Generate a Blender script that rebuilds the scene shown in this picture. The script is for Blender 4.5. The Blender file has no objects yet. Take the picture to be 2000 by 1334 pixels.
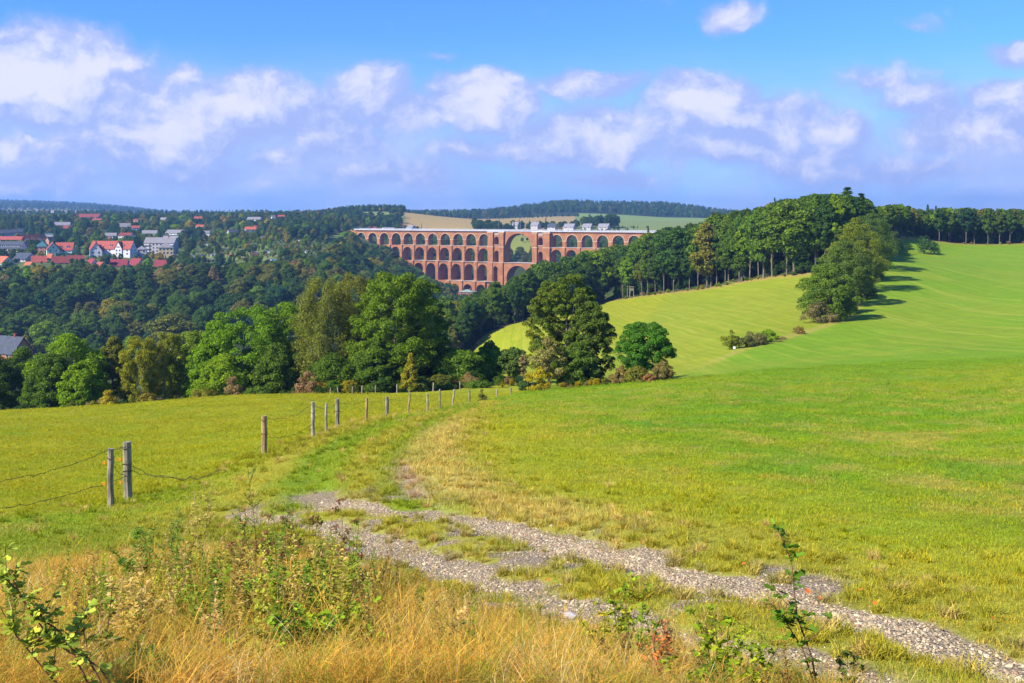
import bpy, math, random
import numpy as np
from math import radians, pi, sin, cos

# ------------------------------------------------------------------ camera, sky, sun, exposure
sc = bpy.context.scene
COL = sc.collection
F = 1963.0            # focal length in photo pixels (photo is 2000 wide)
HY = 420.0            # photo row of the horizon
cam_d = bpy.data.cameras.new('camera')
cam = bpy.data.objects.new('camera', cam_d); COL.objects.link(cam)
cam.location = (0, 0, 0); cam.rotation_euler = (radians(90), 0, 0)
cam_d.sensor_width = 36.0; cam_d.lens = 36.0*F/2000.0
cam_d.shift_y = -(667.0-HY)/2000.0
cam_d.clip_start = 0.05; cam_d.clip_end = 40000
sc.camera = cam

SUN_EL = radians(38.0)
sdir = np.array([-0.84, -0.54]); sdir /= np.linalg.norm(sdir)       # horizontal direction towards the sun
SUNV = (sdir[0]*cos(SUN_EL), sdir[1]*cos(SUN_EL), sin(SUN_EL))

sun_d = bpy.data.lights.new('sun', 'SUN'); sun = bpy.data.objects.new('sun', sun_d); COL.objects.link(sun)
sun_d.energy = 5.0; sun_d.angle = radians(0.55); sun_d.color = (1.0, 0.93, 0.80)
from mathutils import Vector, Euler
sun.rotation_euler = Vector(SUNV).to_track_quat('Z', 'Y').to_euler()
sun.location = (-200, -100, 300)

vs = sc.view_settings
vs.view_transform = 'Standard'; vs.look = 'None'; vs.gamma = 1.0; vs.use_curve_mapping = False
vs.exposure = 0.90

class NT:
    """small helper to write node trees"""
    def __init__(s, tree): s.t = tree; s.t.nodes.clear()
    def n(s, typ, **kw):
        nd = s.t.nodes.new(typ)
        for k, v in kw.items():
            if k.startswith('i_'):
                key = k[2:]
                key = int(key) if key.isdigit() else key.replace('_', ' ')
                s.set(nd.inputs[key], v)
            else: setattr(nd, k, v)
        return nd
    def set(s, sock, v):
        if isinstance(v, bpy.types.NodeSocket): s.t.links.new(v, sock)
        elif isinstance(v, bpy.types.Node): s.t.links.new(v.outputs[0], sock)
        else:
            if hasattr(sock.default_value, '__len__') and len(sock.default_value) == 4 and len(v) == 3: v = (*v, 1)
            sock.default_value = v
    def m(s, op, a, b=None, c=None, clamp=False):
        nd = s.t.nodes.new('ShaderNodeMath'); nd.operation = op; nd.use_clamp = clamp
        s.set(nd.inputs[0], a)
        if b is not None: s.set(nd.inputs[1], b)
        if c is not None: s.set(nd.inputs[2], c)
        return nd.outputs[0]
    def v(s, op, a, b=None):
        nd = s.t.nodes.new('ShaderNodeVectorMath'); nd.operation = op
        s.set(nd.inputs[0], a)
        if b is not None:
            if op == 'SCALE': s.set(nd.inputs['Scale'], b)
            else: s.set(nd.inputs[1], b)
        return nd.outputs['Value'] if op in ('LENGTH', 'DOT_PRODUCT', 'DISTANCE') else nd.outputs[0]
    def mix(s, fac, a, b, mode='MIX'):
        nd = s.t.nodes.new('ShaderNodeMix'); nd.data_type = 'RGBA'; nd.blend_type = mode
        s.set(nd.inputs[0], fac); s.set(nd.inputs[6], a); s.set(nd.inputs[7], b)
        return nd.outputs[2]
    def ramp(s, fac, lo, hi, a=0.0, b=1.0, smooth=True):
        nd = s.t.nodes.new('ShaderNodeMapRange')
        if smooth: nd.interpolation_type = 'SMOOTHSTEP'
        s.set(nd.inputs[0], fac); s.set(nd.inputs[1], lo); s.set(nd.inputs[2], hi); s.set(nd.inputs[3], a); s.set(nd.inputs[4], b)
        return nd.outputs[0]
    def noise(s, vec, scale, detail=3, rough=0.5, dist=0.0, out=0):
        nd = s.t.nodes.new('ShaderNodeTexNoise')
        s.set(nd.inputs['Vector'], vec); nd.inputs['Scale'].default_value = scale
        nd.inputs['Detail'].default_value = detail; nd.inputs['Roughness'].default_value = rough
        nd.inputs['Distortion'].default_value = dist
        return nd.outputs[out]

# ---- world: Nishita sky with cumulus drawn by direction
world = bpy.data.worlds.new('World'); sc.world = world; world.use_nodes = True
w = NT(world.node_tree)
sky = w.n('ShaderNodeTexSky'); sky.sky_type = 'NISHITA'; sky.sun_disc = False
sky.sun_elevation = SUN_EL; sky.sun_rotation = math.atan2(sdir[0], sdir[1])
sky.altitude = 400; sky.air_density = 1.0; sky.dust_density = 0.6; sky.ozone_density = 2.0
tc = w.n('ShaderNodeTexCoord')
sep = w.n('ShaderNodeSeparateXYZ', i_0=tc.outputs['Generated'])
yy = w.m('MAXIMUM', w.m('ABSOLUTE', sep.outputs[1]), 0.12)
su = w.m('DIVIDE', sep.outputs[0], yy); sw = w.m('DIVIDE', sep.outputs[2], yy)
P = w.n('ShaderNodeCombineXYZ', i_0=su, i_1=sw, i_2=0.0).outputs[0]
wn = w.n('ShaderNodeTexNoise'); w.set(wn.inputs['Vector'], P); wn.inputs['Scale'].default_value = 9; wn.inputs['Detail'].default_value = 5
wn.inputs['Roughness'].default_value = 0.6
warp = w.v('SCALE', w.v('SUBTRACT', wn.outputs['Color'], (0.5, 0.5, 0.5)), 0.060)
Pw = w.v('ADD', P, warp)
# (photo px, photo py, half width, half height, strength)
BLOBS = [(60,150,235,95,1.15),(235,190,150,75,.8),(330,250,135,60,1.0),(35,285,60,30,.55),(480,215,130,62,1.0),(630,225,85,45,.7),
         (720,185,75,50,.9),(800,225,110,45,.75),(940,200,100,62,1.15),(1150,170,105,32,.85),(1190,265,130,55,.95),(1370,205,110,62,1.05),
         (1500,235,120,55,.8),(1640,265,70,42,.85),(1730,165,110,38,.45),(1800,200,90,45,.6),(1960,200,90,40,.8),(1440,25,58,42,.75),(1980,105,48,32,.65),(1790,55,48,26,.38),
         (300,130,80,30,.4),(550,310,90,35,.6),(920,295,90,30,.6),(1560,300,180,50,.6),(160,290,260,55,.55),(400,330,240,45,.5),(640,262,130,50,.7),(1060,285,150,48,.65),(1400,290,190,48,.7),(1900,255,150,55,.75),(760,335,200,38,.5),(1720,330,230,42,.5),(60,350,170,36,.5),(1180,345,200,36,.45),(25,282,34,22,1.0),(60,268,18,10,.9),(545,306,30,18,.9),(905,292,36,16,.95),(1197,236,26,12,.9),(1645,254,44,32,.9),(260,108,34,22,.95),(358,150,34,26,.8),(1585,327,24,14,.8),(740,160,34,18,.9),(860,112,40,12,.4),(1110,285,36,30,.8),(1480,240,40,26,.9),(1830,215,60,36,.8)]
acc = None
for (bx, by, rx, ry, st) in BLOBS:
    rx *= 1.30; ry *= 1.22
    q = w.v('SUBTRACT', Pw, ((bx-1000)/F, (HY-by)/F, 0))
    q = w.v('MULTIPLY', q, (F/(rx*1.2), F/(ry*1.2), 0))
    r = w.m('MULTIPLY', w.m('SUBTRACT', 1.0, w.v('LENGTH', q), clamp=True), st)
    acc = r if acc is None else w.m('MAXIMUM', acc, r)
Ps = w.v('MULTIPLY', Pw, (1.0, 1.35, 1.0))
n1 = w.noise(Ps, 10.5, 10, 0.60)
n2 = w.noise(w.v('ADD', Ps, (-0.009, 0.016, 0)), 10.5, 6, 0.58)
n3 = w.noise(P, 3.0, 3, 0.5)
dens = w.m('ADD', w.m('MULTIPLY', acc, 1.15), w.m('MULTIPLY', w.m('SUBTRACT', n1, 0.5), 0.95))
# a veil of soft cloud low in the sky
band = w.ramp(sw, 0.185, 0.070, 0, 1)
veil = w.m('MULTIPLY', band, w.ramp(n3, 0.30, 0.62, 0.45, 1.0))
cl = w.ramp(dens, 0.07, 0.50, 0, 1)
shade = w.m('ADD', w.m('MULTIPLY', w.m('SUBTRACT', n1, n2), 3.2), w.m('MULTIPLY', w.m('SUBTRACT', dens, 0.2), 0.9))
shade = w.ramp(w.m('ADD', shade, w.ramp(sw, 0.04, 0.18, -0.10, 0.04)), -0.05, 0.95, 0, 1)
SKS = 0.115
base = w.mix(1.0, sky.outputs[0], (0.30, 0.57, 1.18), 'MULTIPLY')
base = w.v('SCALE', base, SKS)
n4 = w.noise(w.v('MULTIPLY', Pw, (1.0, 2.0, 1.0)), 7.0, 7, 0.6)
base = w.mix(w.m('MULTIPLY', veil, 0.94), base, w.mix(w.ramp(n4, .38, .66), (0.215, 0.312, 0.580), (0.330, 0.380, 0.580)))
ccol = w.mix(shade, (0.225, 0.285, 0.515), (0.475, 0.475, 0.575))
final = w.mix(w.m('MULTIPLY', cl, 0.93), base, ccol)
bg = w.n('ShaderNodeBackground', i_0=final, i_1=1.0)
wo = w.n('ShaderNodeOutputWorld', i_0=bg)
world.cycles.sampling_method = 'MANUAL'; world.cycles.sample_map_resolution = 512
sc.cycles.max_bounces = 6; sc.cycles.diffuse_bounces = 3; sc.cycles.glossy_bounces = 1; sc.cycles.transmission_bounces = 3
sc.cycles.volume_bounces = 0; sc.cycles.transparent_max_bounces = 4
sc.cycles.caustics_reflective = False; sc.cycles.caustics_refractive = False
sc.cycles.use_denoising = True
sc.cycles.use_adaptive_sampling = True; sc.cycles.adaptive_threshold = 0.012

# ------------------------------------------------------------------ helpers
def tag(o, label=None, cat=None, group=None, kind=None):
    if label: o['label'] = label
    if cat: o['category'] = cat
    if group: o['group'] = group
    if kind: o['kind'] = kind
    return o

def empty(name, loc=(0, 0, 0), rz=0.0):
    o = bpy.data.objects.new(name, None); COL.objects.link(o)
    o.location = loc; o.rotation_euler = (0, 0, rz); o.empty_display_size = 0.3
    return o

def np_mesh(name, V, Fq=None, Ft=None, mats=(), mi=None, smooth=False):
    """V (n,3); Fq (k,4) quads; Ft (k,3) triangles"""
    me = bpy.data.meshes.new(name)
    V = np.asarray(V, dtype=np.float32)
    lt, ls, n = [], [], 0
    parts = []
    if Fq is not None and len(Fq):
        Fq = np.asarray(Fq, dtype=np.int32); parts.append(Fq.ravel())
        ls.append(np.arange(len(Fq), dtype=np.int32)*4); lt.append(np.full(len(Fq), 4, np.int32)); n = Fq.size
    if Ft is not None and len(Ft):
        Ft = np.asarray(Ft, dtype=np.int32); parts.append(Ft.ravel())
        ls.append(n+np.arange(len(Ft), dtype=np.int32)*3); lt.append(np.full(len(Ft), 3, np.int32))
    L = np.concatenate(parts); ls = np.concatenate(ls); lt = np.concatenate(lt)
    me.vertices.add(len(V)); me.vertices.foreach_set('co', V.ravel())
    me.loops.add(len(L)); me.loops.foreach_set('vertex_index', L)
    me.polygons.add(len(ls)); me.polygons.foreach_set('loop_start', ls); me.polygons.foreach_set('loop_total', lt)
    if mi is not None: me.polygons.foreach_set('material_index', np.asarray(mi, np.int32))
    if smooth: me.polygons.foreach_set('use_smooth', np.ones(len(ls), bool))
    for m_ in mats: me.materials.append(m_)
    me.update(calc_edges=True); me.validate(clean_customdata=False)
    return me

def mobj(name, me, parent=None, link=True):
    o = bpy.data.objects.new(name, me)
    if link: COL.objects.link(o)
    if parent is not None: o.parent = parent
    return o

class MB:
    """collects polygons (any size) into one mesh"""
    def __init__(s): s.v = []; s.f = []; s.mi = []
    def poly(s, pts, m=0):
        k = len(s.v); s.v += [tuple(p) for p in pts]; s.f.append(tuple(range(k, k+len(pts)))); s.mi.append(m)
    def box(s, x0, x1, y0, y1, z0, z1, m=0):
        k = len(s.v)
        s.v += [(x0,y0,z0),(x1,y0,z0),(x1,y1,z0),(x0,y1,z0),(x0,y0,z1),(x1,y0,z1),(x1,y1,z1),(x0,y1,z1)]
        for f in ((0,3,2,1),(4,5,6,7),(0,1,5,4),(1,2,6,5),(2,3,7,6),(3,0,4,7)):
            s.f.append(tuple(k+i for i in f)); s.mi.append(m)
    def prism(s, prof, y0, y1, m=0, ms=None):
        """prof: list of (x,z) counter-clockwise seen from -y; extruded from y0 to y1"""
        k = len(s.v); n = len(prof)
        s.v += [(x, y0, z) for x, z in prof] + [(x, y1, z) for x, z in prof]
        s.f.append(tuple(range(k, k+n))); s.mi.append(m)
        s.f.append(tuple(range(k+2*n-1, k+n-1, -1))); s.mi.append(m)
        for i in range(n):
            j = (i+1) % n
            s.f.append((k+i, k+n+i, k+n+j, k+j)); s.mi.append(m if ms is None else ms)
    def tube(s, pts, rad, n=6, m=0, cap=True):
        pts = [Vector(p) for p in pts]; k0 = len(s.v)
        if not hasattr(rad, '__len__'): rad = [rad]*len(pts)
        up = Vector((0.13, 0.21, 1)).normalized()
        for i, p in enumerate(pts):
            d = (pts[min(i+1, len(pts)-1)]-pts[max(i-1, 0)])
            if d.length < 1e-9: d = Vector((0, 0, 1))
            d.normalize()
            a = d.cross(up) if abs(d.dot(up)) < 0.95 else d.cross(Vector((1, 0, 0)))
            a.normalize(); b = d.cross(a)
            for j in range(n):
                t = 2*pi*j/n
                s.v.append(tuple(p+(a*cos(t)+b*sin(t))*rad[i]))
        for i in range(len(pts)-1):
            for j in range(n):
                j2 = (j+1) % n
                s.f.append((k0+i*n+j, k0+i*n+j2, k0+(i+1)*n+j2, k0+(i+1)*n+j)); s.mi.append(m)
        if cap:
            s.f.append(tuple(k0+(len(pts)-1)*n+j for j in range(n))); s.mi.append(m)
    def mesh(s, name, mats, smooth=False):
        me = bpy.data.meshes.new(name); me.from_pydata(s.v, [], s.f)
        for m_ in (mats if isinstance(mats, (list, tuple)) else [mats]): me.materials.append(m_)
        me.polygons.foreach_set('material_index', s.mi)
        if smooth: me.polygons.foreach_set('use_smooth', [True]*len(s.f))
        me.update(); return me
    def build(s, name, mats, parent=None, smooth=False):
        return mobj(name, s.mesh(name, mats, smooth), parent)

# ---- value noise in numpy
_rs = np.random.RandomState(11); _T = _rs.rand(256, 256)
def vnoise(x, y):
    x = np.asarray(x, float); y = np.asarray(y, float)
    xi = np.floor(x).astype(int); yi = np.floor(y).astype(int)
    fx = x-xi; fy = y-yi; fx = fx*fx*(3-2*fx); fy = fy*fy*(3-2*fy)
    a = _T[xi % 256, yi % 256]; b = _T[(xi+1) % 256, yi % 256]; c = _T[xi % 256, (yi+1) % 256]; d = _T[(xi+1) % 256, (yi+1) % 256]
    return (a*(1-fx)+b*fx)*(1-fy)+(c*(1-fx)+d*fx)*fy
def fbm(x, y, oct=4, lac=2.03, gain=0.5):
    s = 0; a = 1; t = 0
    for i in range(oct):
        s = s+a*vnoise(x+17.3*i, y-9.1*i); t += a; x = x*lac; y = y*lac; a *= gain
    return s/t
def sstep(a, b, x):
    t = np.clip((x-a)/(b-a), 0, 1); return t*t*(3-2*t)

# ------------------------------------------------------------------ terrain
CP = []   # (px, py, Y)
def cp(px, py, Y): CP.append((px, py, Y))
def cz(px, z, Y): CP.append((px, HY-z/Y*F, Y))
for px in (-500, 0, 500, 1000): cz(px, -1.86, 4.0)
cz(1500, -2.1, 4.2); cz(2000, -2.5, 5.4); cz(2500, -2.3, 5.0)
for a in [(800,1080,12.4),(800,990,15.4),(800,930,20.0),(800,860,32),(1300,1110,10),(1300,1190,8.1),(1700,1210,7.6),(2000,1290,6.5),
          (1400,1000,14),(2000,1100,10.2),(2000,900,22),(1400,850,32),(2000,800,45),(1400,742,95),(2000,722,100),(0,1000,19),(0,1100,12.5),(400,1080,12.8),
          (400,1180,8.6),(0,1200,8.2),(1000,1200,8.4),(0,900,38),(0,815,130),(450,785,132),(300,860,50),(700,776,140),(500,1000,17.0),(640,965,18.2),
          (216,992,20.5),(250,975,22.8),(516,891,32),(611,855,36.5),(659,839,42),(755,818,56),(835,803,73),(917,788,91),(971,775,108),
          (1100,757,118),(1250,748,112),(1200,800,55),(1000,850,34),(1000,775,100),
          (1330,735,135),(1440,684,165),(1600,640,195),(1660,622,212),(1700,570,262),(1715,500,360),(1722,484,430),(1850,478,480),(2000,478,480),
          (2000,600,215),(2000,540,310),(1850,600,230),(1850,520,340),(1600,690,150),(2000,660,150),(1800,700,120),
          (1300,700,175),(1200,700,195),(1200,640,290),(1300,620,290),(1450,600,265),(1570,539,323),(1400,560,380),(1190,588,440),(1050,621,415),
          (935,662,375),(1000,720,210),(930,735,190),(1100,660,280)]: cp(*a)
for px in (-500,): 
    cz(px,-6.5,20); cz(px,-10.5,40); cz(px,-28,130)
cz(2500,-4.2,15); cz(2500,-5.5,45); cz(2500,-9,100); cz(2500,-5,300); cz(2500,-2,480)
for px in (-500, 0, 400): cz(px,-46,200); cz(px,-66,300); cz(px,-77,400)
cz(700,-42,200); cz(700,-62,300); cz(750,-72,420); cz(870,-58,330)
for px in (-500, 0, 200, 400): cz(px,-78,460); cz(px,-55,640); cz(px,-48,700)
cz(600,-80,470); cz(600,-58,640); cz(750,-84,520); cz(750,-66,680); cz(870,-84,560); cz(870,-85,750); cz(800,-74,800)
cz(700,-50,850)
for a in [(230,500,850),(60,521,740),(120,497,860),(40,480,1000),(330,497,900),(500,507,800),(400,470,1050),(550,456,1150),(620,500,860),(650,478,1000),
          (200,452,1150),(0,455,1200),(330,450,1250),(0,430,1500),(200,430,1500),(450,432,1500),(600,432,1500)]: cp(*a)
for px in (-500, 0, 200, 400, 550): cp(px, 423, 2000)
cp(100,415,3000); cp(0,415,3000); cp(300,419,3000)
cp(-500,388,5500); cp(0,396,5500); cp(150,401,5500); cp(260,410,5500); cp(350,422,5500); cp(500,428,5500)
for a in [(720,420,1600),(700,414,1750),(780,414,1750),(690,440,1350),(600,424,1900),(850,446,1400),(850,428,2100),(1000,441,1500),(1000,428,2100),(1150,419,2300),(1250,441,1500),
          (1350,428,2200),(850,422,2600),(950,418,2900),(1100,403,2800),(1160,404,2800),(1220,407,2800),(1310,407,2800),(1400,421,2800),(1500,426,2800),(1120,415,2400),(1300,425,2350),
          (850,425,5500),(1200,424,5500),(1500,428,5500),(900,474,1230),(1018,478,1230),(1018,458,1350),(1018,520,1130),(850,478,1250),(1150,478,1200),(1100,470,1250)]: cp(*a)
# along the viaduct
TH = radians(29.0); VC = np.array([0.009*1025, 1025.0]); VD = np.array([cos(TH), -sin(TH)])
for t, z in ((-230,-20),(-205,-24),(-170,-40),(-130,-58),(-90,-76),(-45,-90),(0,-94),(35,-88),(80,-68),(125,-48),(170,-30),(200,-19)):
    p = VC+VD*t; cz(1000+F*p[0]/p[1], z, p[1])
cz(915,-84,930); cz(1000,-84,850); cz(1100,-68,780); cz(1000,-66,640); cz(950,-62,500); cz(1100,-52,560); cz(1200,-38,560); cz(1200,-44,760)
cz(1350,-22,520); cz(1350,-22,750); cz(1500,-10,450); cz(1500,-8,800); cz(1700,-6,450); cz(1700,-4,900); cz(2000,-6,900); cz(2500,0,1000)
for px in (1700, 2100, 2500): cz(px, -5, 2500); cz(px, -20, 5500)
cz(-500,-36,850); cz(-500,-8,1500); cz(-500,60,5500); cz(-500,0,3000)

CPa = np.array(CP, float)
def uv(X, Y):
    Yc = np.clip(Y, 3.4, 9000)
    u = np.clip(X/Yc, -0.80, 0.80)
    return u*3.0, np.log(Yc)
_cu = (CPa[:, 0]-1000)/F; _cy = CPa[:, 2]
_cs = -((CPa[:, 1]-HY)/F)*_cy/(_cy+8)
_A = np.stack([_cu*3.0, np.log(_cy)], 1)
def _phi(r2): return 0.5*r2*np.log(r2+1e-12)
_n = len(_A)
_D = ((_A[:, None]-_A[None])**2).sum(-1)
_K = _phi(_D)+np.eye(_n)*4e-4
_Pm = np.c_[np.ones(_n), _A]
_M = np.block([[_K, _Pm], [_Pm.T, np.zeros((3, 3))]])
_W = np.linalg.solve(_M, np.r_[_cs, 0, 0, 0])
def H(X, Y, rough=True):
    X = np.atleast_1d(np.asarray(X, float)); Y = np.atleast_1d(np.asarray(Y, float)); sh = X.shape
    X = X.ravel(); Y = Y.ravel(); out = np.empty(len(X))
    for i in range(0, len(X), 40000):
        x = X[i:i+40000]; y = Y[i:i+40000]
        a, b = uv(x, y)
        d = (a[:, None]-_A[:, 0])**2+(b[:, None]-_A[:, 1])**2
        s = _phi(d)@_W[:_n]+_W[_n]+_W[_n+1]*a+_W[_n+2]*b
        yc = np.clip(y, 3.4, 9000)
        z = s*(yc+8)
        if rough:
            z = z+(fbm(x*0.9, y*0.9, 3)-0.5)*0.10*sstep(60, 20, y)
            z = z+(fbm(x*0.14+5, y*0.14, 3)-0.5)*0.5*sstep(20, 60, y)*sstep(700, 100, y)
            z = z+(fbm(x*0.016+5, y*0.016, 3)-0.5)*16*sstep(430, 520, y)*sstep(740, 660, y)*sstep(0.0, -0.06, x/np.maximum(y, 1))
        out[i:i+40000] = z
    return out.reshape(sh)
def H1(x, y): return float(H([x], [y])[0])
_YS = np.exp(np.linspace(np.log(2.2), np.log(3500), 900))
def G(px, py):
    """ground point seen at a photo pixel"""
    u = (px-1000)/F; s = -(py-HY)/F
    d = H(u*_YS, _YS, False)-s*_YS
    i = np.argmax(d > 0)
    if i == 0: i = 1
    a, b = d[i-1], d[i]; t = -a/(b-a) if b != a else 0
    Y = _YS[i-1]+(_YS[i]-_YS[i-1])*t
    return np.array([u*Y, Y])
def GL(pts): return np.array([G(*p) for p in pts])
def poly_d(x, y, L):
    """distance of points to a polyline, and parameter 0..1 along"""
    x = np.asarray(x); y = np.asarray(y); best = np.full(x.shape, 1e9); tt = np.zeros(x.shape)
    for i in range(len(L)-1):
        ax, ay = L[i]; bx, by = L[i+1]; dx, dy = bx-ax, by-ay
        t = np.clip(((x-ax)*dx+(y-ay)*dy)/(dx*dx+dy*dy+1e-9), 0, 1)
        d = np.hypot(x-ax-t*dx, y-ay-t*dy); m = d < best
        best = np.where(m, d, best); tt = np.where(m, (i+t)/(len(L)-1), tt)
    return best, tt
def inside(x, y, L):
    x = np.asarray(x); y = np.asarray(y); c = np.zeros(x.shape, bool)
    for i in range(len(L)):
        x1, y1 = L[i]; x2, y2 = L[(i+1) % len(L)]
        m = ((y1 > y) != (y2 > y)) & (x < (x2-x1)*(y-y1)/(y2-y1+1e-12)+x1)
        c ^= m
    return c
def PXY(px, Y): return np.array([(px-1000)/F*Y, Y])

RUT_FAR = GL([(2150,1340),(2000,1296),(1850,1250),(1700,1207),(1500,1152),(1300,1105),(1150,1064),(1000,1031),(900,1010),(820,995),(740,990),(640,972)])
RUT_NEAR = GL([(1900,1400),(1700,1330),(1400,1252),(1200,1200),(1060,1163),(950,1132),(820,1088),(720,1046),(640,1030),(560,1014),(450,1000)])
RUT_A = GL([(600,985),(610,930),(650,885),(720,845),(800,815),(880,797),(930,786)])
RUT_B = GL([(830,990),(800,950),(786,905),(810,860),(850,826),(900,802),(935,788)])
DIRT = GL([(818,962),(800,942),(790,920),(788,897)])
VERGE = GL([(940,800),(880,830),(845,865),(835,905),(860,940),(930,965),(1050,1000),(1200,1045),(1400,1100),(1700,1165),(2050,1240)])
BANK = GL([(-300,1130),(0,1120),(200,1085),(400,1070),(560,1085),(700,1110),(850,1160),(1000,1215),(1200,1262),(1450,1310),(1700,1400)])
FENCE = GL([(-300,1080),(216,992),(250,975),(516,891),(611,855),(659,839),(755,818),(835,803),(917,788)])
# big zones, in world coordinates
HEDGE = np.array([PXY(1300,135), PXY(1440,163), PXY(1600,195), PXY(1660,214), PXY(1690,265), PXY(1705,330), PXY(1720,430)])
FEDGE = np.array([PXY(860,345), PXY(935,372), PXY(1050,412), PXY(1190,438), PXY(1400,380), PXY(1570,326), PXY(1640,322), PXY(1700,380), PXY(1725,450), PXY(1800,488), PXY(1900,490), PXY(2000,488), PXY(2200,480)])

# albedo colours (linear)
C_LEFT = np.array([.245,.262,.008]); C_MEAD = np.array([.150,.250,.008]); C_MEAD2 = np.array([.225,.275,.009]); C_TAN = np.array([.52,.40,.14])
C_BASIN = np.array([.205,.245,.012]); C_RIGHT = np.array([.135,.240,.007]); C_SOIL = np.array([.13,.10,.06]); C_GRAV = np.array([.33,.27,.17])
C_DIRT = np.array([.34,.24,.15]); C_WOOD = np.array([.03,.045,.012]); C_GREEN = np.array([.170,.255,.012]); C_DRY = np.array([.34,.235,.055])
C_WHEAT = np.array([.36,.26,.10]); C_FIELD = np.array([.17,.22,.06])

def lerp(a, b, t): return a*(1-t[..., None])+b*t[..., None]
def ground_color(x, y, full=True):
    """colour of the ground cover and masks (gravel, grass length)"""
    x = np.asarray(x, float); y = np.asarray(y, float)
    n1 = fbm(x*0.35, y*0.35, 4); n2 = fbm(x*1.6+31, y*1.6, 3); n3 = fbm(x*0.05+3, y*0.05+8, 3)
    c = np.tile(C_MEAD, x.shape+(1,))
    u = x/np.maximum(y, 1)
    # near right meadow: green with straw patches
    c = lerp(c, np.array([.125,.255,.012]), sstep(.50, .70, n1)*0.8)
    c = lerp(c, C_MEAD2, sstep(.42, .62, n3+0.35*(n1-.5))*0.75)
    c = lerp(c, np.array([.235,.275,.012]), sstep(.42, .66, fbm(x*0.22+50, y*0.18, 4))*0.6)
    c = lerp(c, np.array([.095,.215,.014]), sstep(.47, .64, fbm(x*1.1+20, y*0.75+9, 4))*0.55*sstep(125, 60, y))
    c = lerp(c, np.array([.35,.28,.06]), sstep(.53, .68, fbm(x*0.95+77, y*0.6, 4)+0.20*(n2-.5))*0.55*sstep(120, 60, y))
    # yellow towards the track verge
    dv, _ = poly_d(x, y, VERGE)
    c = lerp(c, np.array([.285,.29,.014]), sstep(9, 1.0, dv+3*(n1-.5))*0.85*sstep(-8,4,y*0+5)*sstep(70,30,y))
    # beyond the crest: mown fields
    far = sstep(96, 116, y)
    dh = poly_d(x, y, HEDGE)[0]
    side = x-np.interp(y, HEDGE[:, 1], HEDGE[:, 0])
    basin = sstep(4, -4, side)*sstep(125, 135, y)
    fld = lerp(np.tile(C_RIGHT, x.shape+(1,)), C_BASIN, basin)
    fld = lerp(fld, np.array([.21,.235,.015]), sstep(.45, .65, n3)*0.35)
    c = lerp(c, fld, far)
    c = lerp(c, np.array([.33,.25,.06]), sstep(2.2, .4, dh+2*(n1-.5))*0.6*far*sstep(138, 165, y))
    # left meadow
    left = np.interp(y, FENCE[:, 1], FENCE[:, 0])-x
    xl = np.where(y > 91, (917-1000)/F*y+ (y-91)*0.25, np.interp(y, FENCE[:, 1], FENCE[:, 0]))
    ml = sstep(-1.0, .6, xl-x)*sstep(13, 17, y)
    lf = lerp(np.tile(C_LEFT, x.shape+(1,)), np.array([.185,.245,.008]), sstep(.4, .7, n1)*0.45)
    lf = lerp(lf, np.array([.27,.235,.03]), sstep(.55, .75, n2)*0.25)
    c = lerp(c, lf, ml)
    # grassy lane
    da, _ = poly_d(x, y, RUT_A); db, _ = poly_d(x, y, RUT_B); dr, _ = poly_d(x, y, RUT_FAR); dn, _ = poly_d(x, y, RUT_NEAR)
    lane = np.minimum(da, db)
    ln = sstep(3.0, 1.2, np.minimum(lane, np.minimum(dr, dn)))*sstep(115, 85, y)
    c = lerp(c, np.array([.285,.275,.028]), ln*0.85)
    c = lerp(c, C_GREEN, sstep(.95, .3, da+.8*(n1-.5))*0.9*sstep(115, 85, y))
    c = lerp(c, np.array([.165,.26,.010]), sstep(.8, .25, db+0.6*(n1-.5))*0.8*sstep(115, 85, y))
    # straw verge on the inside of the bend
    tv = sstep(1.2, .2, dv+1.1*(n2-.5))*sstep(11.5, 15, y)*sstep(56, 36, y)
    c = lerp(c, C_TAN, tv*0.48)
    # bank of dry tall grass near the camera
    bk = np.interp(x, BANK[:, 0], BANK[:, 1])-y
    mb = sstep(-1.2, .5, bk+1.5*(n1-.5))
    c = lerp(c, np.array([.15,.105,.035]), mb*0.9)
    dgr = sstep(-6, -1, bk)*(1-mb)*sstep(-2, -5, x)
    c = lerp(c, np.array([.20,.235,.02]), dgr*0.7)
    # gravel
    wv = 0.40+0.25*(n1-.5)
    gf = sstep(wv+.12, wv-.18, dr+0.55*(n2-.5)+0.30*(n1-.5))*sstep(19.5, 18.0, y)
    gn = sstep(.50, .20, dn+0.65*(n2-.5)+0.40*(n1-.5))*sstep(19, 17.5, y)
    gp = sstep(.62, .72, fbm(x*1.1+9, y*1.1+4, 3))*sstep(1.5, .6, np.minimum(dr, dn))*sstep(19, 17.5, y)
    g = np.maximum(np.maximum(gf, gn*0.95), gp*0.85)
    g = np.maximum(g, sstep(.6, .2, poly_d(x, y, GL_PATCH)[0]+.9*(n2-.5))*0.8)
    c = lerp(c, C_GRAV, g)
    dd = sstep(.34, .10, poly_d(x, y, DIRT)[0]+0.35*(n2-.5))
    c = lerp(c, C_DIRT, dd*0.9)
    # woods, village, far fields
    if full and np.any(y > 120):
        de, _ = poly_d(x, y, FEDGE)
        ye = np.interp(x, FEDGE[:, 0], FEDGE[:, 1])
        inw = (x > FEDGE[0, 0]) & (y > ye)
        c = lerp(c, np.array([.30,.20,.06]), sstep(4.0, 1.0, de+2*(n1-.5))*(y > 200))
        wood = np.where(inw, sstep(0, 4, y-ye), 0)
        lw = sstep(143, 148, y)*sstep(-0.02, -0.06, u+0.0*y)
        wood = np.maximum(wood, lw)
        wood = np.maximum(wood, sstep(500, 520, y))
        c = lerp(c, C_WOOD, wood)
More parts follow.
